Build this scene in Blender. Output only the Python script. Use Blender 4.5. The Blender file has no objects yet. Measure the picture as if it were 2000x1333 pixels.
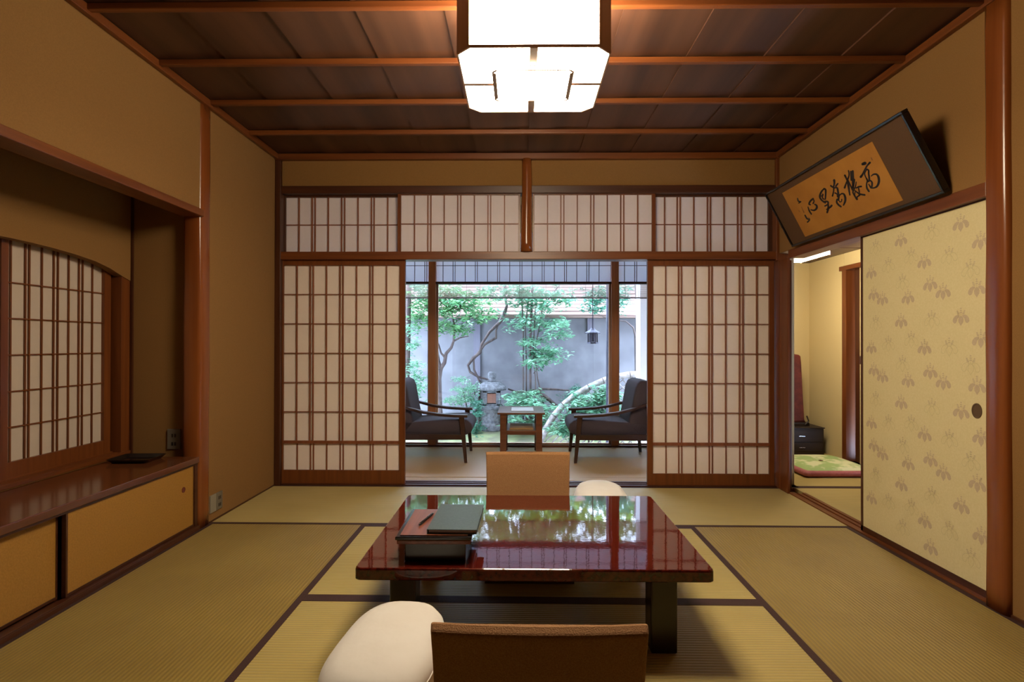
import bpy, bmesh, math, random
from mathutils import Vector, Matrix

S = bpy.context.scene
COL = S.collection
PI = math.pi

# ------------------------------------------------------------------ camera
W, H, F = 2000, 1333, 1086.46
YAW, PITCH, ROLL = -0.01353, 0.00441, 0.00159
CAM = Vector((-0.04838, 0.0, 1.07793))
fw = Vector((math.sin(YAW) * math.cos(PITCH), math.cos(YAW) * math.cos(PITCH), math.sin(PITCH)))
r0 = Vector((math.cos(YAW), -math.sin(YAW), 0)); u0 = r0.cross(fw)
rt = r0 * math.cos(ROLL) + u0 * math.sin(ROLL)
up = -r0 * math.sin(ROLL) + u0 * math.cos(ROLL)
cd = bpy.data.cameras.new('camera'); cam = bpy.data.objects.new('camera', cd); COL.objects.link(cam)
cd.sensor_width = 36; cd.lens = F / W * 36; cd.clip_start = 0.05; cd.clip_end = 200
cam.matrix_world = Matrix(((rt.x, up.x, -fw.x, CAM.x), (rt.y, up.y, -fw.y, CAM.y), (rt.z, up.z, -fw.z, CAM.z), (0, 0, 0, 1)))
S.camera = cam

# ------------------------------------------------------------------ sky, exposure
SKY = 27.0
LAMP = 45.0
LAMP_COL = (1.0, 0.85, 0.60)
wd = bpy.data.worlds.new('sky'); S.world = wd; wd.use_nodes = True
bg = wd.node_tree.nodes['Background']; bg.inputs[0].default_value = (0.56, 0.71, 1.0, 1); bg.inputs[1].default_value = SKY
S.view_settings.view_transform = 'Standard'; S.view_settings.look = 'None'
S.view_settings.gamma = 1; S.view_settings.use_curve_mapping = False
S.view_settings.exposure = 0.0
S.cycles.use_denoising = True
S.cycles.max_bounces = 10; S.cycles.diffuse_bounces = 6; S.cycles.transparent_max_bounces = 12
S.cycles.sample_clamp_indirect = 6


def ray(px, py):
    return fw + rt * ((px - 1000) / F) - up * ((py - 666.5) / F)


def on(px, py, ax, v):
    d = ray(px, py); return CAM + d * ((v - CAM[ax]) / d[ax])


def onplane(px, py, p, n):
    d = ray(px, py); return CAM + d * ((p - CAM).dot(n) / d.dot(n))


# ------------------------------------------------------------------ materials
def mat(name, col, rough=0.6, **kw):
    m = bpy.data.materials.new(name); m.use_nodes = True
    b = m.node_tree.nodes['Principled BSDF']
    b.inputs['Base Color'].default_value = (*col, 1); b.inputs['Roughness'].default_value = rough
    for k, v in kw.items():
        b.inputs[k.replace('_', ' ')].default_value = v
    return m


def nd(m, t, **kw):
    n = m.node_tree.nodes.new(t)
    for k, v in kw.items():
        setattr(n, k, v)
    return n


def lk(m, a, b): m.node_tree.links.new(a, b)


def varied(name, c1, c2, scale=(1, 1, 1), nscale=5.0, detail=4, rough=0.6, bump=0.0, bdist=0.002, ramp=(0.35, 0.65), **kw):
    """two-colour procedural material from stretched noise, with optional bump"""
    m = mat(name, c1, rough, **kw); b = m.node_tree.nodes['Principled BSDF']
    tc = nd(m, 'ShaderNodeTexCoord'); mp = nd(m, 'ShaderNodeMapping'); mp.inputs['Scale'].default_value = scale
    lk(m, tc.outputs['Object'], mp.inputs[0])
    no = nd(m, 'ShaderNodeTexNoise'); no.inputs['Scale'].default_value = nscale; no.inputs['Detail'].default_value = detail
    lk(m, mp.outputs[0], no.inputs[0])
    cr = nd(m, 'ShaderNodeValToRGB'); e = cr.color_ramp.elements
    e[0].position, e[1].position = ramp; e[0].color = (*c1, 1); e[1].color = (*c2, 1)
    lk(m, no.outputs[0], cr.inputs[0]); lk(m, cr.outputs[0], b.inputs['Base Color'])
    if bump:
        bp = nd(m, 'ShaderNodeBump'); bp.inputs['Strength'].default_value = bump; bp.inputs['Distance'].default_value = bdist
        lk(m, no.outputs[0], bp.inputs['Height']); lk(m, bp.outputs[0], b.inputs['Normal'])
    return m


def wood(name, c1, c2, axis, rough=0.35, fine=38, **kw):
    sc = [fine, fine, fine]; sc['xyz'.index(axis)] = fine / 22
    return varied(name, c1, c2, tuple(sc), 1.0, 5, rough, 0.12, 0.001, (0.3, 0.7), **kw)


def reed(name, c1, c2, axis, pitch=0.016):
    """woven rush tatami: fine ribs across the given axis"""
    m = varied(name, c1, c2, (1, 1, 1), 3.0, 3, 0.55)
    b = m.node_tree.nodes['Principled BSDF']
    b.inputs['Sheen Weight'].default_value = 0.15
    tc = nd(m, 'ShaderNodeTexCoord'); sp = nd(m, 'ShaderNodeSeparateXYZ'); lk(m, tc.outputs['Object'], sp.inputs[0])
    mu = nd(m, 'ShaderNodeMath', operation='MULTIPLY'); lk(m, sp.outputs['xyz'.index(axis)], mu.inputs[0]); mu.inputs[1].default_value = 2 * PI / pitch
    sn = nd(m, 'ShaderNodeMath', operation='SINE'); lk(m, mu.outputs[0], sn.inputs[0])
    ab = nd(m, 'ShaderNodeMapRange'); ab.inputs[1].default_value = -1; lk(m, sn.outputs[0], ab.inputs[0])
    mx = nd(m, 'ShaderNodeMix', data_type='RGBA', blend_type='MULTIPLY'); mx.inputs['Factor'].default_value = 0.22
    src = b.inputs['Base Color'].links[0].from_socket
    lk(m, src, mx.inputs['A']); cb = nd(m, 'ShaderNodeCombineColor')
    for i in range(3): lk(m, ab.outputs[0], cb.inputs[i])
    lk(m, cb.outputs[0], mx.inputs['B']); lk(m, mx.outputs['Result'], b.inputs['Base Color'])
    bp = nd(m, 'ShaderNodeBump'); bp.inputs['Strength'].default_value = 0.5; bp.inputs['Distance'].default_value = 0.0015
    lk(m, sn.outputs[0], bp.inputs['Height']); lk(m, bp.outputs[0], b.inputs['Normal'])
    return m


def weave(name, c1, c2, scale=260, rough=0.9, bump=0.5):
    return varied(name, c1, c2, (1, 1, 1), scale, 2, rough, bump, 0.002, (0.3, 0.7))


def paper(name, col, trans):
    """washi: lit from the front and letting light through from behind"""
    m = bpy.data.materials.new(name); m.use_nodes = True; nt = m.node_tree
    nt.nodes.remove(nt.nodes['Principled BSDF']); out = nt.nodes['Material Output']
    d = nd(m, 'ShaderNodeBsdfDiffuse'); t = nd(m, 'ShaderNodeBsdfTranslucent'); mx = nd(m, 'ShaderNodeMixShader')
    tc = nd(m, 'ShaderNodeTexCoord'); no = nd(m, 'ShaderNodeTexNoise'); no.inputs['Scale'].default_value = 60; no.inputs['Detail'].default_value = 6
    lk(m, tc.outputs['Object'], no.inputs[0])
    cr = nd(m, 'ShaderNodeValToRGB'); e = cr.color_ramp.elements
    e[0].color = (*[c * 0.95 for c in col], 1); e[1].color = (*col, 1); lk(m, no.outputs[0], cr.inputs[0])
    lk(m, cr.outputs[0], d.inputs[0]); lk(m, cr.outputs[0], t.inputs[0])
    mx.inputs[0].default_value = trans
    lk(m, d.outputs[0], mx.inputs[1]); lk(m, t.outputs[0], mx.inputs[2]); lk(m, mx.outputs[0], out.inputs[0])
    return m


def emit(name, col, s):
    m = bpy.data.materials.new(name); m.use_nodes = True; nt = m.node_tree
    nt.nodes.remove(nt.nodes['Principled BSDF']); e = nd(m, 'ShaderNodeEmission')
    e.inputs[0].default_value = (*col, 1); e.inputs[1].default_value = s; lk(m, e.outputs[0], nt.nodes['Material Output'].inputs[0])
    return m


def leafmat(name, c1, c2):
    m = bpy.data.materials.new(name); m.use_nodes = True; nt = m.node_tree
    nt.nodes.remove(nt.nodes['Principled BSDF'])
    d = nd(m, 'ShaderNodeBsdfDiffuse'); t = nd(m, 'ShaderNodeBsdfTranslucent'); g = nd(m, 'ShaderNodeBsdfGlossy'); g.inputs['Roughness'].default_value = 0.35
    mx = nd(m, 'ShaderNodeMixShader'); mx.inputs[0].default_value = 0.4; m2 = nd(m, 'ShaderNodeMixShader'); m2.inputs[0].default_value = 0.08
    tc = nd(m, 'ShaderNodeTexCoord'); no = nd(m, 'ShaderNodeTexNoise'); no.inputs['Scale'].default_value = 9; lk(m, tc.outputs['Object'], no.inputs[0])
    cr = nd(m, 'ShaderNodeValToRGB'); e = cr.color_ramp.elements; e[0].position = .35; e[1].position = .65
    e[0].color = (*c1, 1); e[1].color = (*c2, 1); lk(m, no.outputs[0], cr.inputs[0])
    lk(m, cr.outputs[0], d.inputs[0]); lk(m, cr.outputs[0], t.inputs[0])
    lk(m, d.outputs[0], mx.inputs[1]); lk(m, t.outputs[0], mx.inputs[2]); lk(m, mx.outputs[0], m2.inputs[1]); lk(m, g.outputs[0], m2.inputs[2])
    lk(m, m2.outputs[0], nt.nodes['Material Output'].inputs[0])
    return m


def glassmat(name):
    m = bpy.data.materials.new(name); m.use_nodes = True; nt = m.node_tree
    nt.nodes.remove(nt.nodes['Principled BSDF'])
    t = nd(m, 'ShaderNodeBsdfTransparent'); g = nd(m, 'ShaderNodeBsdfGlossy'); g.inputs['Roughness'].default_value = 0
    fr = nd(m, 'ShaderNodeFresnel'); fr.inputs[0].default_value = 1.45; mx = nd(m, 'ShaderNodeMixShader')
    lk(m, fr.outputs[0], mx.inputs[0]); lk(m, t.outputs[0], mx.inputs[1]); lk(m, g.outputs[0], mx.inputs[2])
    lk(m, mx.outputs[0], nt.nodes['Material Output'].inputs[0])
    return m


M = {}
M['plaster'] = varied('clay plaster', (0.2184, 0.1061, 0.02652), (0.2457, 0.1209, 0.03198), (1, 1, 1), 220, 3, 0.95, 0.25, 0.001)
M['plaster2'] = varied('pale cream wallpaper', (0.60, 0.49, 0.27), (0.64, 0.53, 0.30), (1, 1, 1), 200, 3, 0.9, 0.2, 0.001)
M['dark_x'] = wood('dark cedar x', (0.0429, 0.01092, 0.0039), (0.0741, 0.02106, 0.00702), 'x', 0.4)
M['dark_y'] = wood('dark cedar y', (0.0429, 0.01092, 0.0039), (0.0741, 0.02106, 0.00702), 'y', 0.4)
M['dark_z'] = wood('dark cedar z', (0.0429, 0.01092, 0.0039), (0.0741, 0.02106, 0.00702), 'z', 0.4)
M['mid_x'] = wood('cedar x', (0.1131, 0.02808, 0.00624), (0.1794, 0.05148, 0.01092), 'x', 0.38)
M['mid_y'] = wood('cedar y', (0.1131, 0.02808, 0.00624), (0.1794, 0.05148, 0.01092), 'y', 0.38)
M['mid_z'] = wood('cedar z', (0.1131, 0.02808, 0.00624), (0.1794, 0.05148, 0.01092), 'z', 0.38)
M['post'] = wood('polished post wood', (0.156, 0.03744, 0.0078), (0.2418, 0.0702, 0.0156), 'z', 0.22, 16)
M['winpost'] = wood('lamplit window post', (0.42, 0.15, 0.055), (0.52, 0.21, 0.08), 'z', 0.4)  # lighter copy of the cedar, lamplight on the posts put into the colour
M['lattice'] = wood('fine lattice wood', (0.17, 0.05, 0.02), (0.24, 0.075, 0.03), 'z', 0.5)
M['ceil'] = wood('sugi ceiling boards', (0.0351, 0.01326, 0.00702), (0.1053, 0.0429, 0.02184), 'y', 0.42, 9)
M['counter'] = wood('lacquered counter wood', (0.0858, 0.02496, 0.00936), (0.1326, 0.0429, 0.0156), 'y', 0.16, 16)
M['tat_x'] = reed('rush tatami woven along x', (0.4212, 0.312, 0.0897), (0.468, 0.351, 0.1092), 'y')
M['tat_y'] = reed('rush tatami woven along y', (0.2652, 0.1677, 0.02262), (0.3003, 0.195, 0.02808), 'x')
M['heri'] = weave('dark cloth border', (0.030, 0.008, 0.006), (0.045, 0.014, 0.011), 300, 0.8)
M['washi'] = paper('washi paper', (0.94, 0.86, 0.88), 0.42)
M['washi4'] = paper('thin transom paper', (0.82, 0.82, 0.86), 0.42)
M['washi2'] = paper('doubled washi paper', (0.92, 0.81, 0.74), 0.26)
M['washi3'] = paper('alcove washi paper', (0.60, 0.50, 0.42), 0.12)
M['fusuma'] = varied('cream fusuma paper', (0.6708, 0.5676, 0.3096), (0.7052, 0.602, 0.344), (1, 1, 1), 120, 3, 0.8)
M['crest'] = varied('mauve crest print', (0.5074, 0.3956, 0.258), (0.5418, 0.4214, 0.2838), (1, 1, 1), 90, 2, 0.75)
M['crest2'] = varied('faint crest outline print', (0.516, 0.4386, 0.2322), (0.5418, 0.4558, 0.2494), (1, 1, 1), 90, 2, 0.75)
M['cabdoor'] = weave('straw yellow woven paper', (0.2964, 0.1404, 0.01716), (0.3588, 0.1716, 0.0234), 140, 0.7, 0.3)
M['lampwood'] = wood('bloom lightened lamp wood', (0.46, 0.28, 0.19), (0.56, 0.36, 0.25), 'z', 0.4)  # tone raised to stand in for lamp bloom and light shining through
M['lampglow'] = emit('glowing lamp paper', LAMP_COL, LAMP * 1.25)
M['lampside'] = emit('glowing lamp side paper', LAMP_COL, LAMP * 0.78)
M['lampglow2'] = emit('glowing next room lamp', LAMP_COL, 34)
M['lacquer'] = varied('wine red lacquer', (0.045, 0.004, 0.003), (0.085, 0.008, 0.004), (1, 1, 1), 55, 3, 0.03, 0.016, 0.004, (0.4, 0.6), Specular_IOR_Level=0.62)
M['black'] = mat('black lacquer', (0.008, 0.006, 0.006), 0.18)
M['legblack'] = varied('dark lacquer leg', (0.012, 0.006, 0.005), (0.02, 0.01, 0.008), (1, 1, 1), 30, 2, 0.25)
M['zaisu'] = weave('brown chair cloth', (0.2496, 0.1154, 0.04524), (0.3432, 0.1716, 0.07176), 330, 0.95, 0.8)
M['cream'] = varied('cream cotton cover', (0.64, 0.592, 0.56), (0.672, 0.632, 0.608), (1, 1, 1), 8, 4, 0.9, 0.35, 0.01, Sheen_Weight=0.2)
M['chairwood'] = wood('dark walnut', (0.035, 0.014, 0.009), (0.06, 0.024, 0.015), 'x', 0.28)
M['tablewood'] = wood('brown table wood', (0.13, 0.045, 0.021), (0.20, 0.074, 0.036), 'x', 0.3)
M['uphol'] = weave('grey violet upholstery', (0.055, 0.040, 0.054), (0.090, 0.068, 0.088), 300, 0.9, 0.5)
M['white'] = mat('white paper', (0.85, 0.85, 0.86), 0.7)
M['carpet'] = varied('tan carpet', (0.50, 0.31, 0.13), (0.56, 0.36, 0.16), (1, 1, 1), 160, 3, 0.55, 0.1, 0.001, Specular_IOR_Level=0.8)
M['floorwood'] = wood('veranda boards', (0.22, 0.10, 0.045), (0.32, 0.16, 0.08), 'x', 0.3)
M['gwall'] = varied('weathered garden plaster', (0.115, 0.113, 0.122), (0.165, 0.162, 0.174), (1, 1, 1), 4, 6, 0.95, 0.2, 0.004)
M['gpost'] = wood('weathered grey post', (0.11, 0.10, 0.13), (0.16, 0.15, 0.18), 'z', 0.8)
M['shingle'] = wood('bark shingles', (0.10, 0.06, 0.045), (0.26, 0.17, 0.135), 'x', 0.85, 30)
M['soil'] = varied('mossy ground', (0.16, 0.15, 0.09), (0.24, 0.27, 0.12), (1, 1, 1), 6, 6, 0.95, 0.6, 0.03)
M['gravel'] = varied('pale gravel', (0.22, 0.21, 0.20), (0.36, 0.35, 0.34), (1, 1, 1), 60, 4, 0.9, 0.8, 0.02)
M['stone'] = varied('lantern stone', (0.065, 0.066, 0.070), (0.165, 0.167, 0.175), (1, 1, 1), 25, 6, 0.9, 0.6, 0.01)
M['iron'] = varied('dark cast iron', (0.028, 0.028, 0.042), (0.05, 0.05, 0.075), (1, 1, 1), 40, 3, 0.7)
M['bark'] = varied('dark bark', (0.045, 0.03, 0.028), (0.11, 0.08, 0.07), (1, 1, .2), 30, 5, 0.9, 0.6, 0.01)
M['bamboo'] = varied('bleached brushwood roll', (0.18, 0.15, 0.135), (0.38, 0.34, 0.32), (1, 1, 1), 20, 5, 0.7, 0.4, 0.01)
M['leafA'] = leafmat('maple green leaf', (0.06, 0.20, 0.09), (0.20, 0.42, 0.17))
M['leafB'] = leafmat('blue green leaf', (0.03, 0.14, 0.09), (0.11, 0.32, 0.20))
M['leafC'] = leafmat('yellow green leaf', (0.14, 0.26, 0.05), (0.32, 0.45, 0.10))
M['leafD'] = leafmat('light shrub leaf', (0.08, 0.25, 0.14), (0.28, 0.50, 0.32))
M['glass'] = glassmat('window glass')
M['slat'] = mat('thin reed slat', (0.30, 0.22, 0.17), 0.7)
M['scroll'] = varied('aged gold paper', (0.3588, 0.1482, 0.01716), (0.4212, 0.1872, 0.02652), (1, 1, 1), 6, 5, 0.8)
M['mount'] = weave('brown silk mount', (0.078, 0.03432, 0.01014), (0.0936, 0.0429, 0.01326), 240, 0.7, 0.2)
M['ink'] = mat('black ink', (0.010, 0.006, 0.006), 0.5)
M['inkpale'] = mat('faded ink', (0.20, 0.08, 0.02), 0.7)
M['plate'] = mat('grey brown outlet plate', (0.15, 0.13, 0.10), 0.45)
M['plate2'] = mat('grey blank plate', (0.26, 0.23, 0.18), 0.5)
M['hole'] = mat('dark socket', (0.02, 0.015, 0.012), 0.5)
M['leather'] = varied('dark teal leather', (0.045, 0.062, 0.065), (0.065, 0.085, 0.088), (1, 1, 1), 150, 3, 0.42, 0.3, 0.001)
M['traywood'] = wood('red brown striped wood', (0.1248, 0.0312, 0.0156), (0.234, 0.0702, 0.0351), 'y', 0.3, 60)
M['steel'] = mat('steel', (0.5, 0.5, 0.55), 0.25, Metallic=1.0)
M['zgreen'] = varied('pale green patterned silk', (0.36, 0.50, 0.20), (0.70, 0.72, 0.46), (1, 1, 1), 9, 3, 0.7, ramp=(0.47, 0.58))
M['zpink'] = varied('dusty pink silk', (0.36, 0.10, 0.12), (0.44, 0.14, 0.16), (1, 1, 1), 30, 3, 0.7)
M['redcloth'] = varied('wine red cloth', (0.09, 0.012, 0.008), (0.15, 0.025, 0.015), (1, 1, 1), 20, 3, 0.6)
M['darkdresser'] = wood('black brown dresser wood', (0.018, 0.010, 0.009), (0.03, 0.018, 0.014), 'x', 0.5)
M['closetdark'] = mat('dark inner wall', (0.10, 0.055, 0.025), 0.8)
M['whitepost'] = mat('white painted plaster', (0.90, 0.90, 0.92), 0.7)


# ------------------------------------------------------------------ mesh builder
class MB:
    def __init__(s): s.v = []; s.f = []; s.m = []

    def add(s, vs, fs, m=0):
        o = len(s.v); s.v += [tuple(v) for v in vs]; s.f += [[i + o for i in f] for f in fs]; s.m += [m] * len(fs); return s

    def box(s, x0, x1, y0, y1, z0, z1, m=0):
        vs = [(x0, y0, z0), (x1, y0, z0), (x1, y1, z0), (x0, y1, z0), (x0, y0, z1), (x1, y0, z1), (x1, y1, z1), (x0, y1, z1)]
        return s.add(vs, [(0, 3, 2, 1), (4, 5, 6, 7), (0, 1, 5, 4), (1, 2, 6, 5), (2, 3, 7, 6), (3, 0, 4, 7)], m)

    def hexa(s, a, b, m=0):
        """a, b: two quads (4 points each) joined into a solid"""
        return s.add(list(a) + list(b), [(0, 3, 2, 1), (4, 5, 6, 7), (0, 1, 5, 4), (1, 2, 6, 5), (2, 3, 7, 6), (3, 0, 4, 7)], m)

    def prism(s, pts, d, m=0):
        """closed outline pts extruded along vector d"""
        n = len(pts); d = Vector(d); a = [Vector(p) for p in pts]; b = [p + d for p in a]
        return s.add(a + b, [list(range(n))[::-1], list(range(n, 2 * n))] + [(i, (i + 1) % n, n + (i + 1) % n, n + i) for i in range(n)], m)

    def tube(s, pts, rad, n=8, m=0, cap=True):
        pts = [Vector(p) for p in pts]; k = len(pts)
        if not hasattr(rad, '__len__'): rad = [rad] * k
        rings = []; ref = Vector((0.13, 0.31, 0.94)).normalized()
        for i in range(k):
            t = (pts[min(i + 1, k - 1)] - pts[max(i - 1, 0)]).normalized()
            if abs(t.dot(ref)) > 0.97: ref = Vector((1, 0, 0))
            u = (ref - t * ref.dot(t)).normalized(); w = t.cross(u); ref = u
            rings.append([pts[i] + (u * math.cos(a) + w * math.sin(a)) * rad[i] for a in [2 * PI * j / n for j in range(n)]])
        vs = [p for r in rings for p in r]; fs = []
        for i in range(k - 1):
            for j in range(n): fs.append((i * n + j, i * n + (j + 1) % n, (i + 1) * n + (j + 1) % n, (i + 1) * n + j))
        if cap: fs += [list(range(n))[::-1], list(range((k - 1) * n, k * n))]
        return s.add(vs, fs, m)

    def loft(s, rings, m=0, close=True, cap=True):
        n = len(rings[0]); vs = [p for r in rings for p in r]; fs = []
        for i in range(len(rings) - 1):
            for j in range(n if close else n - 1): fs.append((i * n + j, i * n + (j + 1) % n, (i + 1) * n + (j + 1) % n, (i + 1) * n + j))
        if cap: fs += [list(range(n))[::-1], list(range((len(rings) - 1) * n, len(rings) * n))]
        return s.add(vs, fs, m)

    def build(s, name, mats, parent=None, bevel=0.0, smooth=False, seg=2):
        me = bpy.data.meshes.new(name); me.from_pydata(s.v, [], s.f)
        if not isinstance(mats, (list, tuple)): mats = [mats]
        for q in mats: me.materials.append(q)
        me.polygons.foreach_set('material_index', s.m)
        if smooth: me.polygons.foreach_set('use_smooth', [True] * len(s.f))
        bm = bmesh.new(); bm.from_mesh(me)
        if not getattr(s, 'flat', False): bmesh.ops.recalc_face_normals(bm, faces=bm.faces)
        bm.to_mesh(me); bm.free(); me.update()
        o = bpy.data.objects.new(name, me); COL.objects.link(o)
        if parent is not None: o.parent = parent
        if bevel:
            b = o.modifiers.new('bevel', 'BEVEL'); b.width = bevel; b.segments = seg; b.limit_method = 'ANGLE'; b.angle_limit = 0.6
            b.harden_normals = False
        return o


def bx(name, x0, x1, y0, y1, z0, z1, m, parent=None, bevel=0.0):
    return MB().box(x0, x1, y0, y1, z0, z1).build(name, m, parent, bevel)


def tag(o, label, cat, group=None, kind=None):
    o['label'] = label; o['category'] = cat
    if group: o['group'] = group
    if kind: o['kind'] = kind
    return o


def thing(name, label, cat, loc=(0, 0, 0), rz=0.0, group=None, kind=None):
    o = bpy.data.objects.new(name, None); COL.objects.link(o); o.location = loc; o.rotation_euler = (0, 0, rz)
    o.empty_display_size = 0.1
    return tag(o, label, cat, group, kind)


def struct(o, label, cat): return tag(o, label, cat, None, 'structure')


def copy_tree(o, label, loc, rz=0.0, parent=None):
    def rec(a, par):
        c = a.copy(); COL.objects.link(c)
        if par is not None: c.parent = par
        for ch in list(a.children): rec(ch, c)
        return c
    r = rec(o, parent); r.location = loc; r.rotation_euler = (0, 0, rz); r['label'] = label
    return r


# ------------------------------------------------------------------ main dimensions
XL, XR, YB, ZC = -1.903, 1.895, 4.20, 2.471
YF = -1.30            # wall behind the camera
XA = -2.336           # back of the alcove
PY0, PY1 = 3.19, 3.305   # alcove post
QY0, QY1 = 2.22, 2.335   # right-hand post
YE = 5.88             # veranda windows
YG = 8.5              # garden wall

# ---- floor under everything
f = MB(); f.box(-2.6, 3.2, YF - .1, YB + .02, -0.14, -0.03); f.box(XL, XR, YF, 1.38, -0.03, 0.0, 1); f.box(-2.6, 3.2, YB + .02, YE + .06, -0.14, -0.004, 2); f.box(1.98, 3.2, 4.2, 6.0, -.03, -0.004, 0)
f.flat = False
struct(f.build('floor', [M['floorwood'], M['tat_x'], M['floorwood']]), 'wooden subfloor beneath the straw mats and the veranda', 'floor')

# ---- tatami mats (corners follow the joints in the floor)
def mat_obj(label, c, along, heri, mt, group='tatami mats of the main room', z=0.0):
    """c: four corners (x,y) counter-clockwise from near-left; heri: list of edges (0 near,1 right,2 far,3 left)"""
    t = thing('tatami_mat', label, 'tatami mat', (0, 0, 0), 0, group)
    g = 0.0015
    m = MB(); m.prism([(x, y, z - .03) for x, y in c], (0, 0, .03)); m.build('rush_surface', M[mt], t)
    for e in heri:
        a, b = Vector(c[e]), Vector(c[(e + 1) % 4]); d = (b - a).normalized(); n = Vector((-d.y, d.x)) * 0.030
        q = MB(); q.prism([(p.x, p.y, z + .0001) for p in (a, b, b + n, a + n)], (0, 0, .0014)); q.build('cloth_border', M['heri'], t)
    return t

yA_l, yA_c, yA_d, yA_r = 3.294, 3.292, 3.288, 3.288
yB1, yB2 = 2.346, 2.333
w1, w2 = -0.955, 0.952
mat_obj('pale straw mat lying along the left shoji screen and the armchair side', [(XL, yA_l), (0.01, yA_c), (0.01, YB), (XL, YB)], 'x', [0, 2], 'tat_x')
mat_obj('pale straw mat lying along the right shoji screen beside the doorway', [(0.01, yA_c), (XR, yA_r), (XR, YB), (0.01, YB)], 'x', [0, 2], 'tat_x')
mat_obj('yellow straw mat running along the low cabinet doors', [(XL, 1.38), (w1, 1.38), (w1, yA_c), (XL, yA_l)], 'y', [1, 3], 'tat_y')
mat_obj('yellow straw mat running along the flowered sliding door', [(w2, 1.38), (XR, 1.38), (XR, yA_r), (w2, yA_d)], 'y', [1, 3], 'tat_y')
mat_obj('straw mat beneath the far half of the low red table', [(w1, yB1), (w2, yB2), (w2, yA_d), (w1, yA_c)], 'x', [0, 2], 'tat_x')
mat_obj('straw mat beneath the near legs of the low table and the near floor chair', [(w1, 1.38), (w2, 1.38), (w2, yB2), (w1, yB1)], 'x', [0, 2], 'tat_x')

# ---- ceiling boards
c = MB()
xs = [XL - .02, -1.53, -1.146, -.76, -.374, .012, .398, .784, 1.17, 1.556, XR + .02]
for i in range(len(xs) - 1):
    a, b = xs[i], xs[i + 1]
    c.hexa([(a, YF, 2.514), (b + .012, YF, 2.523), (b + .012, YB + .1, 2.523), (a, YB + .1, 2.514)],
           [(a, YF, 2.530), (b + .012, YF, 2.530), (b + .012, YB + .1, 2.530), (a, YB + .1, 2.530)])
c.box(-2.6, 3.3, YF - .1, YE + 0.50, 2.56, 2.66)
struct(c.build('ceiling', M['ceil']), 'dark cedar board ceiling above the room', 'ceiling')
for i in range(9):
    y = YB - .468 * (i + 1)
    b = bx('ceiling_batten', XL, XR, y - .015, y + .015, 2.485, 2.5140, M['mid_x'], None, .004)
    ords = ['farthest from the camera, just before the shoji wall', 'second from the shoji wall', 'third from the shoji wall', 'dark, above the lamp, nearest one in full view']
    tag(b, 'reddish ceiling batten, ' + (ords[i] if i < 4 else 'out of view behind the camera'), 'ceiling batten', 'battens across the board ceiling') if i < 4 else struct(b, 'reddish ceiling batten near the camera, before the lamp', 'ceiling batten')

# ---- cornice
def trim(n, label, *a, m='mid_y', bevel=.004):
    return struct(bx('trim_%d' % n, *a, M[m], None, bevel), label, 'trim')
trim(1, 'cedar cornice along the top of the alcove side wall', XL, XL + .030, YF, YB, ZC, 2.512)
trim(2, 'cedar cornice along the top of the calligraphy side wall', XR - .030, XR, YF, YB, ZC, 2.512)
trim(3, 'cedar cornice above the shoji wall', XL, XR, YB - .030, YB + .02, 2.466, 2.512, m='mid_x')

# ---- left wall with alcove
wl = MB()
wl.box(XL - .10, XL, PY1 - .02, YB + .12, -.03, 2.53)                     # right of the post
wl.box(XL - .075, XL, YF, PY0 + .03, 1.853, 2.53)                          # above the alcove opening
wl.box(XA - .10, XL - .07, YF, 3.36, 2.20, 2.30)                           # alcove soffit
wl.box(XA - .10, XL - .02, 3.25, 3.36, -.03, 2.3)                          # alcove end wall
wl.box(XA - .10, XL, YF - .1, 0.05, -.03, 2.53)                         # near end
# alcove back wall with a shallow arched opening
arc = [(1.72, 1.435), (1.80, 1.468), (1.92, 1.500), (2.06, 1.524), (2.20, 1.538), (2.34, 1.546), (2.46, 1.549), (2.58, 1.547), (2.70, 1.543), (2.84, 1.533), (2.97, 1.518), (3.08, 1.493), (3.16, 1.466), (3.25, 1.437)]
for (y0, z0), (y1, z1) in zip(arc[:-1], arc[1:]):
    wl.hexa([(XA - .05, y0, z0), (XA, y0, z0), (XA, y1, z1), (XA - .05, y1, z1)], [(XA - .05, y0, 2.3), (XA, y0, 2.3), (XA, y1, 2.3), (XA - .05, y1, 2.3)])
wl.box(XA - .05, XA, YF, 1.72, .40, 2.3)
wl.box(XA - .05, XA, YF, 3.25, -.03, .43)
wl.box(XA - .17, XA - .14, 1.5, 3.4, .3, 1.8)                               # unseen wall added to keep daylight off the paper
wl.box(XA - .17, XA - .05, 3.245, 3.30, .3, 1.8)
struct(wl.build('wall_left', M['plaster']), 'ochre clay plaster wall with a shelf alcove', 'wall')
trim(4, 'thin dark corner strip at the alcove corner', XA, XA + .012, 3.238, 3.25, .42, 2.2, m='dark_z', bevel=0)
trim(5, 'cedar lintel across the top of the alcove opening', XL - .10, XL + .022, YF, 3.205, 1.811, 1.853, m='mid_y')

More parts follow.
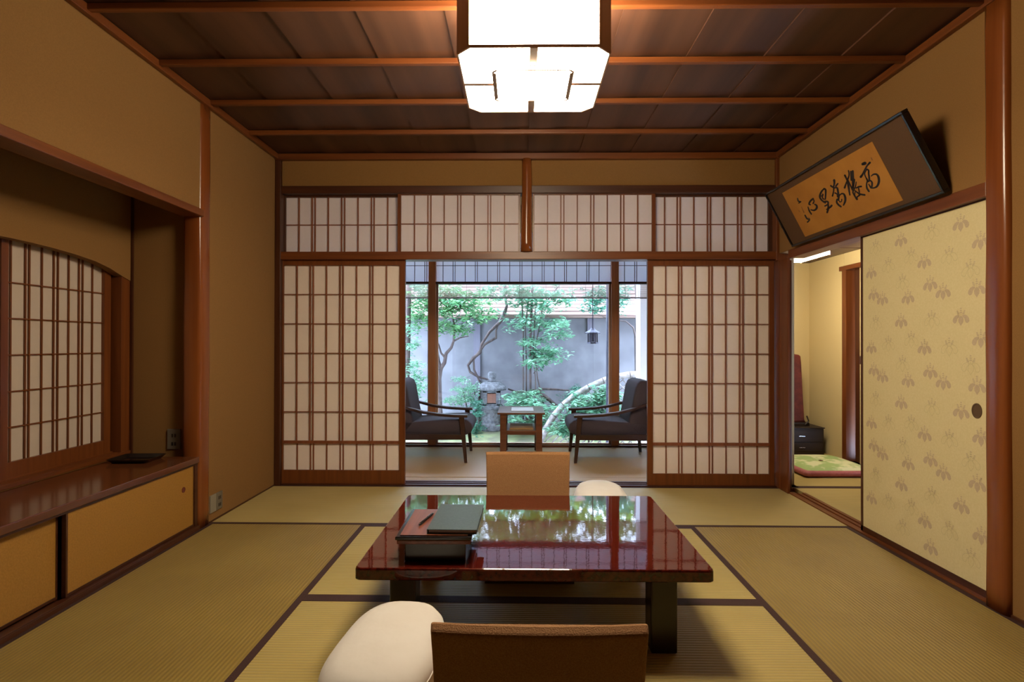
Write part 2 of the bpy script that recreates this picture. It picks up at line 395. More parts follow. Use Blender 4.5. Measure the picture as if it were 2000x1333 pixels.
# alcove post: natural log, slightly irregular
def logpost(name, label, cx, cy, rx, ry, z0, z1, m, seed, n=20, k=26):
    rnd = random.Random(seed); rings = []
    ph = [rnd.uniform(0, 6.28) for _ in range(6)]
    for i in range(k + 1):
        z = z0 + (z1 - z0) * i / k; r = []
        for j in range(n):
            a = 2 * PI * j / n; ca, sa = math.cos(a), math.sin(a)
            e = 0.42
            px = math.copysign(abs(ca) ** e, ca); py = math.copysign(abs(sa) ** e, sa)
            wv = 1 + .018 * math.sin(z * 5 + ph[0] + 2 * a) + .012 * math.sin(z * 11 + ph[1] + a)
            r.append((cx + rx * px * wv, cy + ry * py * wv, z))
        rings.append(r)
    return struct(MB().loft(rings).build(name, M[m], None, 0, True), label, 'post')
logpost('trim_6', 'polished reddish alcove post standing on the floor', XL - .045, (PY0 + PY1) / 2, .055, .0575, 0, 2.475, 'post', 3)
logpost('trim_7', 'reddish square post at the near edge of the flowered door', XR + .030, (QY0 + QY1) / 2, .052, .0575, 0, 2.475, 'post', 5)

# ---- back wall
wb = MB(); wb.box(XL - .1, XR + .12, YB + .012, YB + .09, 2.262, 2.53)
struct(wb.build('wall_back', M['plaster']), 'narrow ochre plaster band above the transom screens', 'wall')
trim(8, 'cedar beam over the transom screens', XL, XR, YB - .008, YB + .10, 2.214, 2.272, m='dark_x')
trim(9, 'cedar door head beam over the sliding shoji', XL, XR, YB - .012, YB + .11, 1.712, 1.772, m='mid_x')
trim(10, 'slim dark corner post left of the shoji', XL, XL + .045, YB - .02, YB + .10, 0, 2.47, m='dark_z')
tk = MB(); tk.box(1.880, 1.900, 4.03, 4.15, 0.0, 1.70); tk.box(1.880, 1.97, 4.15, YB + .10, 0.0, 1.70); tk.box(1.872, 1.97, 4.185, YB + .10, 1.70, 2.47)
struct(tk.build('trim_11', M['mid_z'], None, .004), 'reddish corner post between the right shoji and the doorway', 'post')
pts = [(.004 + .002 * math.sin(z * 9), YB - .005, z) for z in [1.772 + .7 * i / 12 for i in range(13)]]
pts[-1] = (.004, YB - .005, 2.47)
st = MB(); st.tube(pts, [.045, .044, .043, .041, .040, .040, .040, .039, .038, .038, .037, .037, .036], 16)
struct(st.build('trim_12', M['post'], None, 0, True), 'round peeled log strut between the two pairs of transom screens', 'post')
th = MB(); th.box(XL + .04, 1.88, YB - .003, YB + .020, -.03, .010); th.box(XL + .04, 1.88, YB + .020, YB + .052, -.03, .003); th.box(XL + .04, 1.88, YB + .052, YB + .066, -.03, .010)
th.box(XL + .04, 1.88, YB + .066, YB + .100, -.03, .003); th.box(XL + .04, 1.88, YB + .100, YB + .13, -.03, .010)
struct(th.build('trim_13', M['dark_x']), 'grooved wooden threshold under the sliding shoji', 'threshold')

# ---- shoji panels
def lattice(mb, x0, x1, y, z0, z1, vs, hs, wv=.0075, wh=.006, dep=.012):
    for x, w in vs: mb.box(x - w / 2, x + w / 2, y, y + dep, z0, z1)
    for z, w in hs: mb.box(x0, x1, y + .002, y + dep - .001, z - w / 2, z + w / 2)

def shoji(label, x0, x1, px0, px1, y, z0, z1, pz0, pz1, vs, hs, group, pm='washi', thick=.028, low=None, fm=('dark', 'dark')):
    cx = (x0 + x1) / 2
    t = thing('shoji_screen', label, 'sliding screen', (cx, y, z0), 0, group)
    X = lambda v: v - cx
    fr = MB(); zt = z1 - z0
    fr.box(X(x0), X(px0), 0, thick, 0, zt); fr.box(X(px1), X(x1), 0, thick, 0, zt)
    fr.box(X(px0), X(px1), .001, thick - .001, 0, pz0 - z0); fr.box(X(px0), X(px1), .001, thick - .001, pz1 - z0, zt)
    fr.build('frame', M['dark_z'] if fm[0] == 'dark' else M['mid_z'], t)
    la = MB()
    if low is None:
        lattice(la, X(px0), X(px1), .006, pz0 - z0, pz1 - z0, [(X(v), .0078) for v in vs], [(h - z0, .0065) for h in hs])
    else:
        lattice(la, X(px0), X(px1), .004, low - z0, pz1 - z0, [(X(v), .0078) for v in vs], [(h - z0, .0065) for h in hs])
        la.box(X(px0), X(px1), .002, .026, low - z0 - .011, low - z0 + .011)
        lattice(la, X(px0), X(px1), .010, pz0 - z0, low - z0, [(X(v) + .004, .0078) for v in vs], [])
    la.build('lattice', M['lattice'], t)
    MB().box(X(px0) - .002, X(px1) + .002, .0185, .0190, pz0 - z0 - .002, pz1 - z0 + .002).build('paper', M[pm], t)
    return t

VL = [-1.749, -1.647, -1.624, -1.5225, -1.419, -1.396, -1.2925, -1.189, -1.168, -1.063]
V2 = [v + .899 for v in VL]
V3 = [.163, .264, .287, .389, .491, .514, .616, .718, .741, .846]
VR = [1.0581, 1.154, 1.177, 1.2805, 1.384, 1.407, 1.510, 1.6135, 1.640, 1.7435]
g1 = 'transom screens above the door head'
RZ = dict(z0=1.772, z1=2.214)
shoji('transom screen at the far left, mauve lit paper, behind its neighbour', -1.858, -.955, -1.850, -.962, YB + .050, 1.772, 2.214, 1.775, 2.200, VL, [1.9884], g1)
shoji('transom screen directly left of the round log strut', -.977, -.043, -.953, -.058, YB + .016, 1.772, 2.214, 1.777, 2.208, V2, [1.9884], g1, fm=('mid', 'dark'))
shoji('transom screen directly right of the round log strut', .050, .979, .062, .952, YB + .016, 1.772, 2.214, 1.777, 2.208, V3, [1.9884], g1, fm=('mid', 'dark'))
shoji('transom screen at the far right, partly hidden by the calligraphy frame', .955, 1.872, .976, 1.842, YB + .050, 1.772, 2.214, 1.775, 2.200, VR, [1.9884], g1)
HS = [1.4503, 1.226, 1.0017, .7776, .5536]
g2 = 'tall shoji screens of the veranda opening'
shoji('tall shoji screen left of the garden view, beside the plain plaster wall', -1.860, -.919, -1.850, -.962, YB + .018, .010, 1.712, .110, 1.672, VL, HS, g2, 'washi2', .030, .322, ('mid', 'mid'))
shoji('tall shoji screen right of the garden view, beside the doorway', .920, 1.872, .960, 1.835, YB + .018, .010, 1.712, .095, 1.668, VR, HS, g2, 'washi2', .030, .318, ('mid', 'mid'))

# ---- right wall
wr = MB()
wr.box(XR, XR + .08, QY1 - .02, 4.19, 1.755, 2.53)
wr.box(XR, XR + .10, YF, QY0 + .02, -.03, 2.53)
struct(wr.build('wall_right', M['plaster']), 'ochre clay plaster wall above the flowered door', 'wall')
trim(14, 'cedar head rail above the flowered sliding door', XR - .006, XR + .11, QY1, 4.04, 1.694, 1.755, m='mid_y')
tr = MB(); tr.box(XR - .002, XR + .022, YF, 4.03, -.03, .008); tr.box(XR + .022, XR + .052, QY1, 4.03, -.03, .001); tr.box(XR + .052, XR + .062, QY1, 4.03, -.03, .008)
tr.box(XR + .062, XR + .090, QY1, 4.03, -.03, .001); tr.box(XR + .090, XR + .115, QY1, 4.03, -.03, .008)
struct(tr.build('trim_15', M['mid_y']), 'grooved wooden threshold under the flowered door', 'threshold')
struct(bx('baseboard_right', XR - .008, XR + .001, YF, QY0, 0, .012, M['dark_y']), 'thin dark floor strip below the right wall', 'baseboard')
struct(bx('baseboard_left', XL - .001, XL + .006, PY1, YB, 0, .008, M['dark_y']), 'thin dark floor strip below the left wall', 'baseboard')

# flowered fusuma door
def kiri(mb, P, cy, cz, s, filled, mir=1):
    """paulownia crest: three lobed leaves below, three flower spikes above. P(y,z) -> point"""
    def poly(pts, m): mb.add([P(cy + mir * s * a, cz + s * b) for a, b in pts], [list(range(len(pts)))], m)
    def line(pts, w, m):
        for (a, b), (c2, d) in zip(pts[:-1], pts[1:]):
            L = math.hypot(c2 - a, d - b) or 1; nx, ny = -(d - b) / L * w / 2, (c2 - a) / L * w / 2
            poly([(a - nx, b - ny), (c2 - nx, d - ny), (c2 + nx, d + ny), (a + nx, b + ny)], m)
    def ell(cx, cy2, rx, ry, a0=0, n=12):
        return [(cx + rx * math.cos(t) * math.cos(a0) - ry * math.sin(t) * math.sin(a0), cy2 + rx * math.cos(t) * math.sin(a0) + ry * math.sin(t) * math.cos(a0)) for t in [2 * PI * k / n for k in range(n)]]
    cen = [(0, .12), (.12, .06), (.19, -.08), (.17, -.25), (.10, -.33), (.0, -.47), (-.10, -.33), (-.17, -.25), (-.19, -.08), (-.12, .06)]
    lf = [(-.08, .14), (-.26, .18), (-.44, .12), (-.58, -.04), (-.60, -.20), (-.50, -.31), (-.36, -.29), (-.28, -.16), (-.25, -.04), (-.16, .02)]
    rf = [(-a, b) for a, b in lf][::-1]
    m = 1 if filled else 2
    if filled:
        poly(cen, m); poly(lf, m); poly(rf, m)
    else:
        for q in (cen, lf, rf): line(q + [q[0]], .018, 2)
    for x0, x1, top in ((-.12, -.26, .40), (0, 0, .56), (.12, .26, .40)):
        line([(x0, .10), (x1, top)], .018, m)
        for k in range(3):
            t = .45 + .25 * k; xx = x0 + (x1 - x0) * t; zz = .1 + (top - .1) * t
            r = .042 - .008 * k
            poly(ell(xx - .045, zz, r, r * .7), 3 if not filled else 1); poly(ell(xx + .045, zz, r, r * .7), 3 if not filled else 1)
        poly(ell(x1, top, .028, .035), 3 if not filled else 1)

fy0, fy1, fz0, fz1 = QY1 - .003, 3.232, .008, 1.700
fus = thing('fusuma_door', 'cream sliding door printed with mauve paulownia crests, beside the doorway', 'sliding door', (XR + .022, (fy0 + fy1) / 2, fz0))
ly = (fy1 - fy0) / 2
fr = MB(); fr.box(0, .028, -ly, -ly + .006, 0, fz1 - fz0); fr.box(0, .028, ly - .018, ly, 0, fz1 - fz0)
fr.box(0, .028, -ly, ly, 0, .030); fr.box(0, .028, -ly, ly, fz1 - fz0 - .012, fz1 - fz0)
fr.build('frame', M['dark_y'], fus)
pn = MB(); pn.box(.003, .026, -ly + .006, ly - .018, .030, fz1 - fz0 - .012)
pn_o = pn.build('paper_panel', M['fusuma'], fus)
cr = MB(); cr.flat = True; yc = (fy0 + fy1) / 2
PP = lambda y, z: (.0022, y - yc, z - fz0)
Fm = [(375, 375), (990, 200), (1195, 385), (615, 600), (70, 715), (675, 835), (808, 915), (1155, 880), (447, 975), (185, 990), (95, 940)]
Om = [(690, 290), (115, 450), (245, 640), (480, 545), (870, 540), (390, 815), (1090, 680)]
PER = .420
for lst, fl in ((Fm, True), (Om, False)):
    for (zx, zy) in lst:
        p = on(1680 + zx / 5.332, 400 + zy / 5.332, 0, XR)
        for k in range(-1, 5):
            z = p.z - PER * k
            if fz0 + .085 < z < fz1 - .06 and fy0 + .045 < p.y < fy1 - .052: kiri(cr, PP, p.y, z, .078 if fl else .082, fl, 1 if (int(zx) % 2) else -1)
cr.build('crest_pattern', [M['crest'], M['crest'], M['crest2'], M['crest']], pn_o)
hp = MB(); hy, hz = 2.4205 - yc, .791 - fz0
ring = [(0, hy + .0265 * math.cos(a), hz + .0325 * math.sin(a)) for a in [2 * PI * k / 24 for k in range(24)]]
rin = [(.0005, hy + .0215 * math.cos(a), hz + .0275 * math.sin(a)) for a in [2 * PI * k / 24 for k in range(24)]]
rdeep = [(.0021, hy + .0205 * math.cos(a), hz + .0265 * math.sin(a)) for a in [2 * PI * k / 24 for k in range(24)]]
rback = [(.004, y, z) for _, y, z in ring]
hp.loft([rback, ring, rin, rdeep], 0, True, True)
hp.build('pull_handle', M['closetdark'], fus, 0, False)['label'] = 'dark oval recessed pull'

# ---- walls closing the room behind the camera and the veranda ends
wf = MB(); wf.box(-2.6, 3.2, YF - .1, YF, -.03, 2.56)
struct(wf.build('wall_front', M['dark_z']), 'unseen wall behind the camera, made dark to cut fill light', 'wall')  # unseen wall kept dark so less fill light reaches the near surfaces
wo = MB(); wo.box(XL - .15, XL - .02, YB + .12, YE + .1, -.03, 2.56); wo.box(XR + .08, XR + .16, YB + .09, YE + .1, -.03, 2.56)
wo.box(-2.6, XL - .02, YB + .12, YB + .16, -.03, 2.56); wo.box(-2.6, -2.55, YF, YB + .16, -.03, 2.56)
struct(wo.build('wall_veranda', M['plaster2']), 'unseen veranda end walls behind the shoji, made pale to bounce daylight', 'wall')  # hidden end walls given a pale tone to bounce daylight onto the paper
struct(bx('ceiling_veranda_bounce', XL - .02, XR + .08, YB + .12, YE - .04, 2.50, 2.555, M['plaster2']), 'unseen pale veranda ceiling added to bounce daylight', 'ceiling')  # unseen ceiling added in a pale tone to throw daylight at the transoms

# ------------------------------------------------------------------ alcove window
wn = thing('window_1', 'arched alcove window frame behind the paper screens', 'window', (0, 0, 0), 0, None, 'structure')
a = MB(); a.box(XA - .135, XA - .004, 3.172, 3.248, .43, 1.47); a.box(XA - .135, XA - .004, 1.66, 1.74, .43, 1.47); a.build('frame', M['mid_z'], wn, .002)
a = MB(); a.box(XA - .135, XA + .006, 1.66, 3.245, .425, .447); a.build('sill', M['mid_y'], wn, .002)
a = MB(); a.box(XA - .062, XA - .052, 1.74, 3.172, .447, .455); a.build('track', M['mid_y'], wn)

def shoji_y(label, y0, y1, x, z0, z1, ys, hs, st0, st1):
    """screen lying in a plane of constant x, seen from +x"""
    t = thing('shoji_screen', label, 'sliding screen', (x, (y0 + y1) / 2, z0), 0, 'arched window screens in the alcove')
    cy = (y0 + y1) / 2; L = lambda v: v - cy; zt = z1 - z0
    fr = MB(); fr.box(-.024, 0, L(y0), L(y0 + st0), 0, zt); fr.box(-.024, 0, L(y1 - st1), L(y1), 0, zt)
    fr.box(-.023, -.001, L(y0 + st0), L(y1 - st1), 0, .072); fr.box(-.023, -.001, L(y0 + st0), L(y1 - st1), zt - .03, zt)
    fr.build('frame', M['mid_z'], t)
    la = MB()
    for v in ys: la.box(-.0165, -.0095, L(v - .0036), L(v + .0036), .072, zt - .03)
    for h in hs: la.box(-.016, -.010, L(y0 + st0), L(y1 - st1), h - z0 - .003, h - z0 + .003)
    la.build('lattice', M['mid_z'], t)
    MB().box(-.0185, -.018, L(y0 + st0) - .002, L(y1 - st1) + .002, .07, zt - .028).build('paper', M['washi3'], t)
    return t
HA = [1.3565, 1.190, 1.0208, .8515, .686]
shoji_y('alcove window screen next to the wooden post end of the alcove', 2.478, 3.152, XA - .052, .455, 1.585, [2.538, 2.6145, 2.636, 2.706, 2.776, 2.8014, 2.869, 2.9366, 2.9616, 3.0298], HA, .036, .048)
shoji_y('alcove window screen cut off by the edge of the photo', 1.775, 2.474, XA - .080, .455, 1.585, [1.865, 1.942, 1.964, 2.034, 2.104, 2.126, 2.196, 2.266, 2.290, 2.362], HA, .036, .022)

# alcove shelf board and cabinet
sb = bx('alcove_shelf', XA, XL + .008, 0.05, 3.19, .388, .421, M['counter'], None, .003)
tag(sb, 'dark glossy wooden shelf board running through the alcove over the cabinet', 'shelf')
cb = thing('alcove_cabinet', 'low built-in cabinet with straw yellow sliding doors under the alcove shelf', 'cabinet', (XL, 2.4, 0))
o = cb.location.y
a = MB(); a.box(-.43, -.36, 0.05 - o, 3.19 - o, .02, .386); a.box(-.36, .012, 0.05 - o, 3.19 - o, -.0, .020); a.box(-.018, .012, 0.05 - o, 3.19 - o, .020, .028)
a.box(-.36, -.002, 3.163 - o, 3.19 - o, .0205, .386); a.box(-.36, -.002, 0.05 - o, 3.163 - o, .376, .386)
a.build('body', M['dark_y'], cb, .001)
def cabdoor(y0, y1, x, handle):
    f2 = MB(); z0, z1 = .030, .385
    f2.box(x - .018, x, y0 - o, y0 + .010 - o, z0, z1); f2.box(x - .018, x, y1 - .008 - o, y1 - o, z0, z1); f2.box(x - .018, x, y0 + .01 - o, y1 - .008 - o, z0, z0 + .012); f2.box(x - .018, x, y0 + .01 - o, y1 - .008 - o, z1 - .008, z1)
    d = MB().box(x - .016, x - .002, y0 + .010 - o, y1 - .008 - o, z0 + .012, z1 - .008).build('door', M['cabdoor'], cb)
    f2.build('door_frame', M['dark_y'], d)
    if handle:
        h = MB(); yy = handle - o
        R = lambda r, xx: [(xx, yy + r * math.cos(q), .262 + r * math.sin(q)) for q in [2 * PI * k / 20 for k in range(20)]]
        h.loft([R(.016, x - .002), R(.0155, x - .0002), R(.012, x - .0004), R(.011, x - .0016)]); h.build('pull_handle', M['redcloth'], d)
cabdoor(2.262, 3.163, -.006, 3.065)
cabdoor(1.38, 2.252, -.032, 0)
# black tray on the shelf
tray = thing('serving_tray', 'flat black rectangular tray on the alcove shelf', 'tray', (-2.18, 3.075, .4212), 0.05)
r1 = MB(); hx, hy = .115, .095
def rr(hx, hy, z, r=.02, n=5):
    out = []
    for cx, cy, a0 in ((hx - r, hy - r, 0), (-hx + r, hy - r, PI / 2), (-hx + r, -hy + r, PI), (hx - r, -hy + r, 1.5 * PI)):
        for k in range(n + 1):
            q = a0 + PI / 2 * k / n; out.append((cx + r * math.cos(q), cy + r * math.sin(q), z))
    return out
r1.loft([rr(hx - .02, hy - .02, 0), rr(hx, hy, .022), rr(hx - .004, hy - .004, .022), rr(hx - .022, hy - .022, .005)]); r1.build('tray_body', M['black'], tray, 0, False)

# outlets
def outlet(label, loc, rz, w, h, blank=False):
    t = thing('wall_outlet', label, 'power outlet', loc, rz)
    x0 = -w / 2
    if blank:
        MB().box(x0, x0 + w / 2 - .002, -.008, 0, 0, h).build('blank_plate', M['plate2'], t, .0015); x0 += w / 2
    MB().box(x0, w / 2, -.008, 0, 0, h).build('plate', M['plate'], t, .0015)
    c0 = (x0 + w / 2) / 2
    for k in (0.27, 0.68):
        m = MB(); m.box(c0 - .013, c0 - .004, -.0095, -.007, h * k - .010, h * k + .010); m.box(c0 + .004, c0 + .013, -.0095, -.007, h * k - .010, h * k + .010)
        m.build('socket', M['hole'], t)
    return t
outlet('grey double outlet on the alcove end wall above the shelf', (-2.078, 3.25, .453), 0, .078, .118)
outlet('wide grey outlet with blank half, low on the left wall beside the post', (XL, 3.375, .055), PI / 2, .135, .105, True)

# ------------------------------------------------------------------ framed calligraphy leaning off the wall
A0 = Vector((1.862, 2.519, 1.757)); A1 = Vector((1.668, 2.519, 2.128))
upv = (A1 - A0).normalized(); HH = (A1 - A0).length; LL = 3.921 - 2.519
nrm = Vector((-upv.z, 0, upv.x)).normalized()          # towards the room, facing down
if nrm.x > 0: nrm = -nrm
ydir = Vector((0, 1, 0))
cf = thing('framed_calligraphy', 'long framed calligraphy leaning out from the wall above the sliding door', 'framed calligraphy', tuple(A0))
def Q(y, t, d=0.0): return ydir * y + upv * t + nrm * d
def slab(mb, y0, y1, t0, t1, d0, d1, m=0):
    mb.hexa([Q(y0, t0, d0), Q(y1, t0, d0), Q(y1, t1, d0), Q(y0, t1, d0)], [Q(y0, t0, d1), Q(y1, t0, d1), Q(y1, t1, d1), Q(y0, t1, d1)], m)
m_ = MB(); e = .014
slab(m_, 0, LL, 0, e, -.028, .004); slab(m_, 0, LL, HH - e, HH, -.028, .004); slab(m_, 0, e, e, HH - e, -.028, .004); slab(m_, LL - e, LL, e, HH - e, -.028, .004)
m_.build('frame', M['black'], cf, .003)
m_ = MB(); slab(m_, e, LL - e, e, HH - e, -.020, -.006); mount = m_.build('mount', M['mount'], cf)
pc = [onplane(x, y, A0, nrm) - A0 for x, y in ((1526.5, 377.7), (1703.3, 277), (1760, 393), (1571, 463.7))]
ys_ = [(p.y, p.dot(upv)) for p in pc]
py0 = (ys_[1][0] + ys_[2][0]) / 2; py1 = (ys_[0][0] + ys_[3][0]) / 2; pt0 = (ys_[2][1] + ys_[3][1]) / 2; pt1 = (ys_[0][1] + ys_[1][1]) / 2
m_ = MB(); slab(m_, py0, py1, pt0, pt1, -.0062, -.0050); m_.build('calligraphy_paper', M['scroll'], cf)
INK = []
def newchar():
    global ink
    ink = MB(); ink.flat = True; INK.append(ink)
newchar()
def stroke(pts, ws, org, sc, mi=0):
    if not hasattr(ws, '__len__'): ws = [ws] * len(pts)
    fine = []
    for i in range(len(pts) - 1):
        for k in range(4):
            t = k / 4; p0 = pts[max(i - 1, 0)]; p1 = pts[i]; p2 = pts[i + 1]; p3 = pts[min(i + 2, len(pts) - 1)]
            q = [0.5 * ((2 * p1[j]) + (-p0[j] + p2[j]) * t + (2 * p0[j] - 5 * p1[j] + 4 * p2[j] - p3[j]) * t * t + (-p0[j] + 3 * p1[j] - 3 * p2[j] + p3[j]) * t ** 3) for j in (0, 1)]
            fine.append((q[0], q[1], ws[i] + (ws[i + 1] - ws[i]) * t))
    fine.append((pts[-1][0], pts[-1][1], ws[-1]))
    def W3(x, y): return onplane(org[0] + x / sc, org[1] + y / sc, A0 - nrm * .0046, nrm) - A0
    L, R = [], []
    for i, (x, y, w) in enumerate(fine):
        a_, b_ = fine[max(i - 1, 0)], fine[min(i + 1, len(fine) - 1)]
        dx, dy = b_[0] - a_[0], b_[1] - a_[1]; n = math.hypot(dx, dy) or 1
        L.append(W3(x - dy / n * w / 2, y + dx / n * w / 2)); R.append(W3(x + dy / n * w / 2, y - dx / n * w / 2))
    for i in range(len(L) - 1): ink.add([L[i], L[i + 1], R[i + 1], R[i]], [(0, 1, 2, 3)], mi)
    for (x, y, w) in (fine[0], fine[-1]):
        ink.add([W3(x + w / 2 * math.cos(t), y + w / 2 * math.sin(t)) for t in [2 * PI * k / 10 for k in range(10)]], [list(range(10))], mi)
OA, SA, OB, SB = (1640, 300), 13.33, (1550, 340), 12.12
for p, w in [([(600, 275), (660, 255)], [75, 85]), ([(785, 240), (720, 310), (650, 430), (600, 540), (550, 610)], [58, 45, 40, 50, 65]),
             ([(700, 410), (750, 440), (755, 530), (770, 640), (760, 720)], [40, 48, 45, 50, 50]), ([(690, 440), (650, 530), (690, 640), (740, 740)], 32),
             ([(700, 650), (720, 710), (700, 800), (710, 900), (760, 985)], [40, 38, 42, 52, 50]), ([(790, 700), (840, 750), (840, 840), (815, 890), (755, 800)], [38, 48, 52, 48, 30]),
             ([(820, 590), (880, 545), (960, 545), (1012, 620), (1020, 740), (975, 850), (900, 895), (820, 900)], [28, 40, 52, 65, 65, 55, 42, 34]),
             (0, 0), ([(135, 570), (170, 640), (190, 700)], [52, 48, 35]), ([(230, 450), (245, 560), (200, 700), (160, 800), (130, 890)], [38, 40, 42, 42, 55]),
             ([(200, 740), (230, 850), (245, 960), (265, 1080)], [45, 60, 50, 38]), ([(215, 700), (280, 830), (330, 950)], 40), ([(290, 470), (300, 600), (300, 700)], [45, 50, 35]),
             ([(340, 460), (345, 600), (350, 750), (345, 900)], [55, 60, 70, 50]), ([(385, 680), (370, 780), (350, 880)], 42), ([(430, 740), (410, 860), (350, 980), (360, 1050), (450, 1190)], [25, 36, 42, 40, 58]),
             ([(560, 860), (490, 870), (430, 900)], [48, 46, 34]), ([(490, 900), (510, 1000), (500, 1060)], 36), ([(390, 960), (450, 1010), (540, 1060), (650, 1080)], [30, 38, 45, 52]),
             ([(520, 1090), (470, 1120), (440, 1160)], 40), ([(400, 1000), (390, 1080)], 30)]:
    if p == 0: newchar()
    else: stroke(p, w, OA, SA)
newchar()
for p, w in [([(960, 150), (965, 220), (945, 310)], [58, 45, 38]), ([(880, 280), (930, 315)], 42), ([(1045, 230), (1000, 290)], 38), ([(950, 330), (945, 420), (920, 520)], [34, 34, 42]),
             ([(960, 330), (1030, 330), (1050, 420), (1070, 520), (1060, 620)], [32, 45, 50, 50, 38]), ([(980, 450), (1030, 480), (1040, 540)], 36),
             ([(1080, 520), (1130, 470), (1190, 480), (1222, 560), (1220, 650), (1180, 740)], [28, 34, 46, 56, 52, 34]), ([(1030, 600), (1020, 670), (1060, 730), (1120, 775)], [38, 46, 46, 42]),
             ([(1070, 610), (1090, 660), (1130, 650), (1140, 600)], 28),
             (0, 0), ([(720, 350), (660, 420), (620, 520), (640, 590), (700, 650), (750, 680)], [34, 45, 50, 44, 44, 44]), ([(720, 350), (757, 380), (757, 500), (750, 600)], [42, 50, 42, 34]),
             ([(690, 480), (680, 560), (720, 600)], 34), ([(640, 530), (700, 500)], 28), ([(740, 650), (810, 660), (810, 720), (740, 760)], [40, 46, 44, 34]), ([(820, 720), (820, 820), (795, 910)], [38, 50, 46]),
             ([(900, 750), (850, 800), (780, 840)], [52, 44, 28]), (0, 0), ([(460, 590), (400, 640), (365, 710), (400, 730)], [48, 44, 42, 30]), ([(460, 600), (485, 640), (460, 700)], 32),
             ([(500, 720), (545, 750), (545, 810), (490, 860), (410, 850)], [32, 46, 52, 44, 28]), ([(340, 780), (370, 870), (420, 950)], [22, 40, 36]),
             (0, 0), ([(95, 580), (110, 640), (170, 660)], [30, 36, 30]), ([(120, 690), (150, 680)], 22), ([(270, 980), (320, 1060), (380, 1080), (330, 1140)], [36, 40, 30, 38])]:
    if p == 0: newchar()
    else: stroke(p, w, OB, SB)
for p, w in [([(185, 780), (215, 850), (245, 910)], [14, 16, 24]), ([(120, 860), (145, 900)], 14), ([(350, 1030), (385, 1060)], 18)]: stroke(p, w, OB, SB, 1)
stroke([(820, 110), (850, 170)], 26, OA, SA, 1)
for k, q_ in enumerate(INK): q_.build('brushed_character' if k < 5 else 'brushed_signature', [M['ink'], M['inkpale']], cf)

# ------------------------------------------------------------------ ceiling lamp
LC = Vector((.001, 2.222, 2.118))
lamp = thing('pendant_lamp', 'large square paper box lamp with cut corners glowing under the ceiling', 'ceiling lamp', tuple(LC))
R_, Cc, HT = .277, .048, .29
oct_ = lambda r, c, z: [(-r + c, -r, z), (r - c, -r, z), (r, -r + c, z), (r, r - c, z), (r - c, r, z), (-r + c, r, z), (-r, r - c, z), (-r, -r + c, z)]
fr = MB()
o8, i8 = oct_(R_, Cc, 0), oct_(R_ - .006, Cc - .002, 0)
for k in (1, 3, 5, 7):   # chamfer posts
    a_, b_ = o8[k], o8[(k + 1) % 8]; c_, d_ = i8[(k + 1) % 8], i8[k]
    fr.hexa([a_, b_, c_, d_], [(p[0], p[1], HT) for p in (a_, b_, c_, d_)])
for k in (0, 2, 4, 6):   # slim edge rails bottom and top
    a_, b_ = o8[k], o8[(k + 1) % 8]; c_, d_ = i8[(k + 1) % 8], i8[k]
    for z0, z1 in ((0, .009), (HT - .012, HT)):
        fr.hexa([(p[0], p[1], z0) for p in (a_, b_, c_, d_)], [(p[0], p[1], z1) for p in (a_, b_, c_, d_)])
fr.build('frame', M['lampwood'], lamp)
for k in (0, 2, 4, 6):
    a_, b_ = i8[k], i8[(k + 1) % 8]
    j8 = oct_(R_ - .009, Cc - .003, 0); c_, d_ = j8[(k + 1) % 8], j8[k]
    MB().hexa([(p[0], p[1], .009) for p in (a_, b_, c_, d_)], [(p[0], p[1], HT - .012) for p in (a_, b_, c_, d_)]).build('side_panel', M['lampside'], lamp)
MB().prism(oct_(R_ - .02, Cc, HT - .014), (0, 0, .003)).build('top_panel', M['lampglow'], lamp)
b8 = oct_(R_ - .0075, Cc - .002, .004)
MB().prism(b8, (0, 0, .003)).build('diffuser', M['lampglow'], lamp)
cb_ = MB(); cb_.box(-.014, .014, -R_ + .004, R_ - .004, -.0015, .0035); cb_.box(-R_ + .004, R_ - .004, -.006, .014, -.0012, .0037)
cb_.build('cross_bar', M['lampwood'], lamp)
sb_ = MB(); x1_, y0_, y1_, c_ = .155, -.146, .122, .014
q8 = lambda e, z: [(-x1_ - e + c_, y0_ - e, z), (x1_ + e - c_, y0_ - e, z), (x1_ + e, y0_ - e + c_, z), (x1_ + e, y1_ + e - c_, z), (x1_ + e - c_, y1_ + e, z), (-x1_ - e + c_, y1_ + e, z), (-x1_ - e, y1_ + e - c_, z), (-x1_ - e, y0_ - e + c_, z)]
box_ = MB(); box_.prism(q8(-.002, -.015), (0, 0, .013)).build('lower_diffuser', M['lampglow'], lamp)
rim = MB()
for k in range(8):
    a8, b8_ = q8(.0, 0), q8(-.015 if k in (2, 6) else -.006, 0); j = (k + 1) % 8
    for z0, z1 in ((-.0175, -.0115), (-.0035, -.0012)) if k == 0 else ((-.0175, -.0015),):
        rim.hexa([(p[0], p[1], z0) for p in (a8[k], a8[j], b8_[j], b8_[k])], [(p[0], p[1], z1) for p in (a8[k], a8[j], b8_[j], b8_[k])])
for xx in ():
    rim.box(xx - .004, xx + .004, y0_ + .01, y1_ - .01, -.0175, -.015)
rim.build('lower_frame', M['lampwood'], lamp)
cap_ = MB(); cap_.box(-.06, .06, -.06, .06, HT + .02, 2.5145 - LC.z); cap_.box(-.012, .012, -.012, .012, HT - .08, HT + .02); cap_.box(-R_ + .01, R_ - .01, -.008, .008, HT - .020, HT - .013)
cap_.build('ceiling_mount', M['lampwood'], lamp)

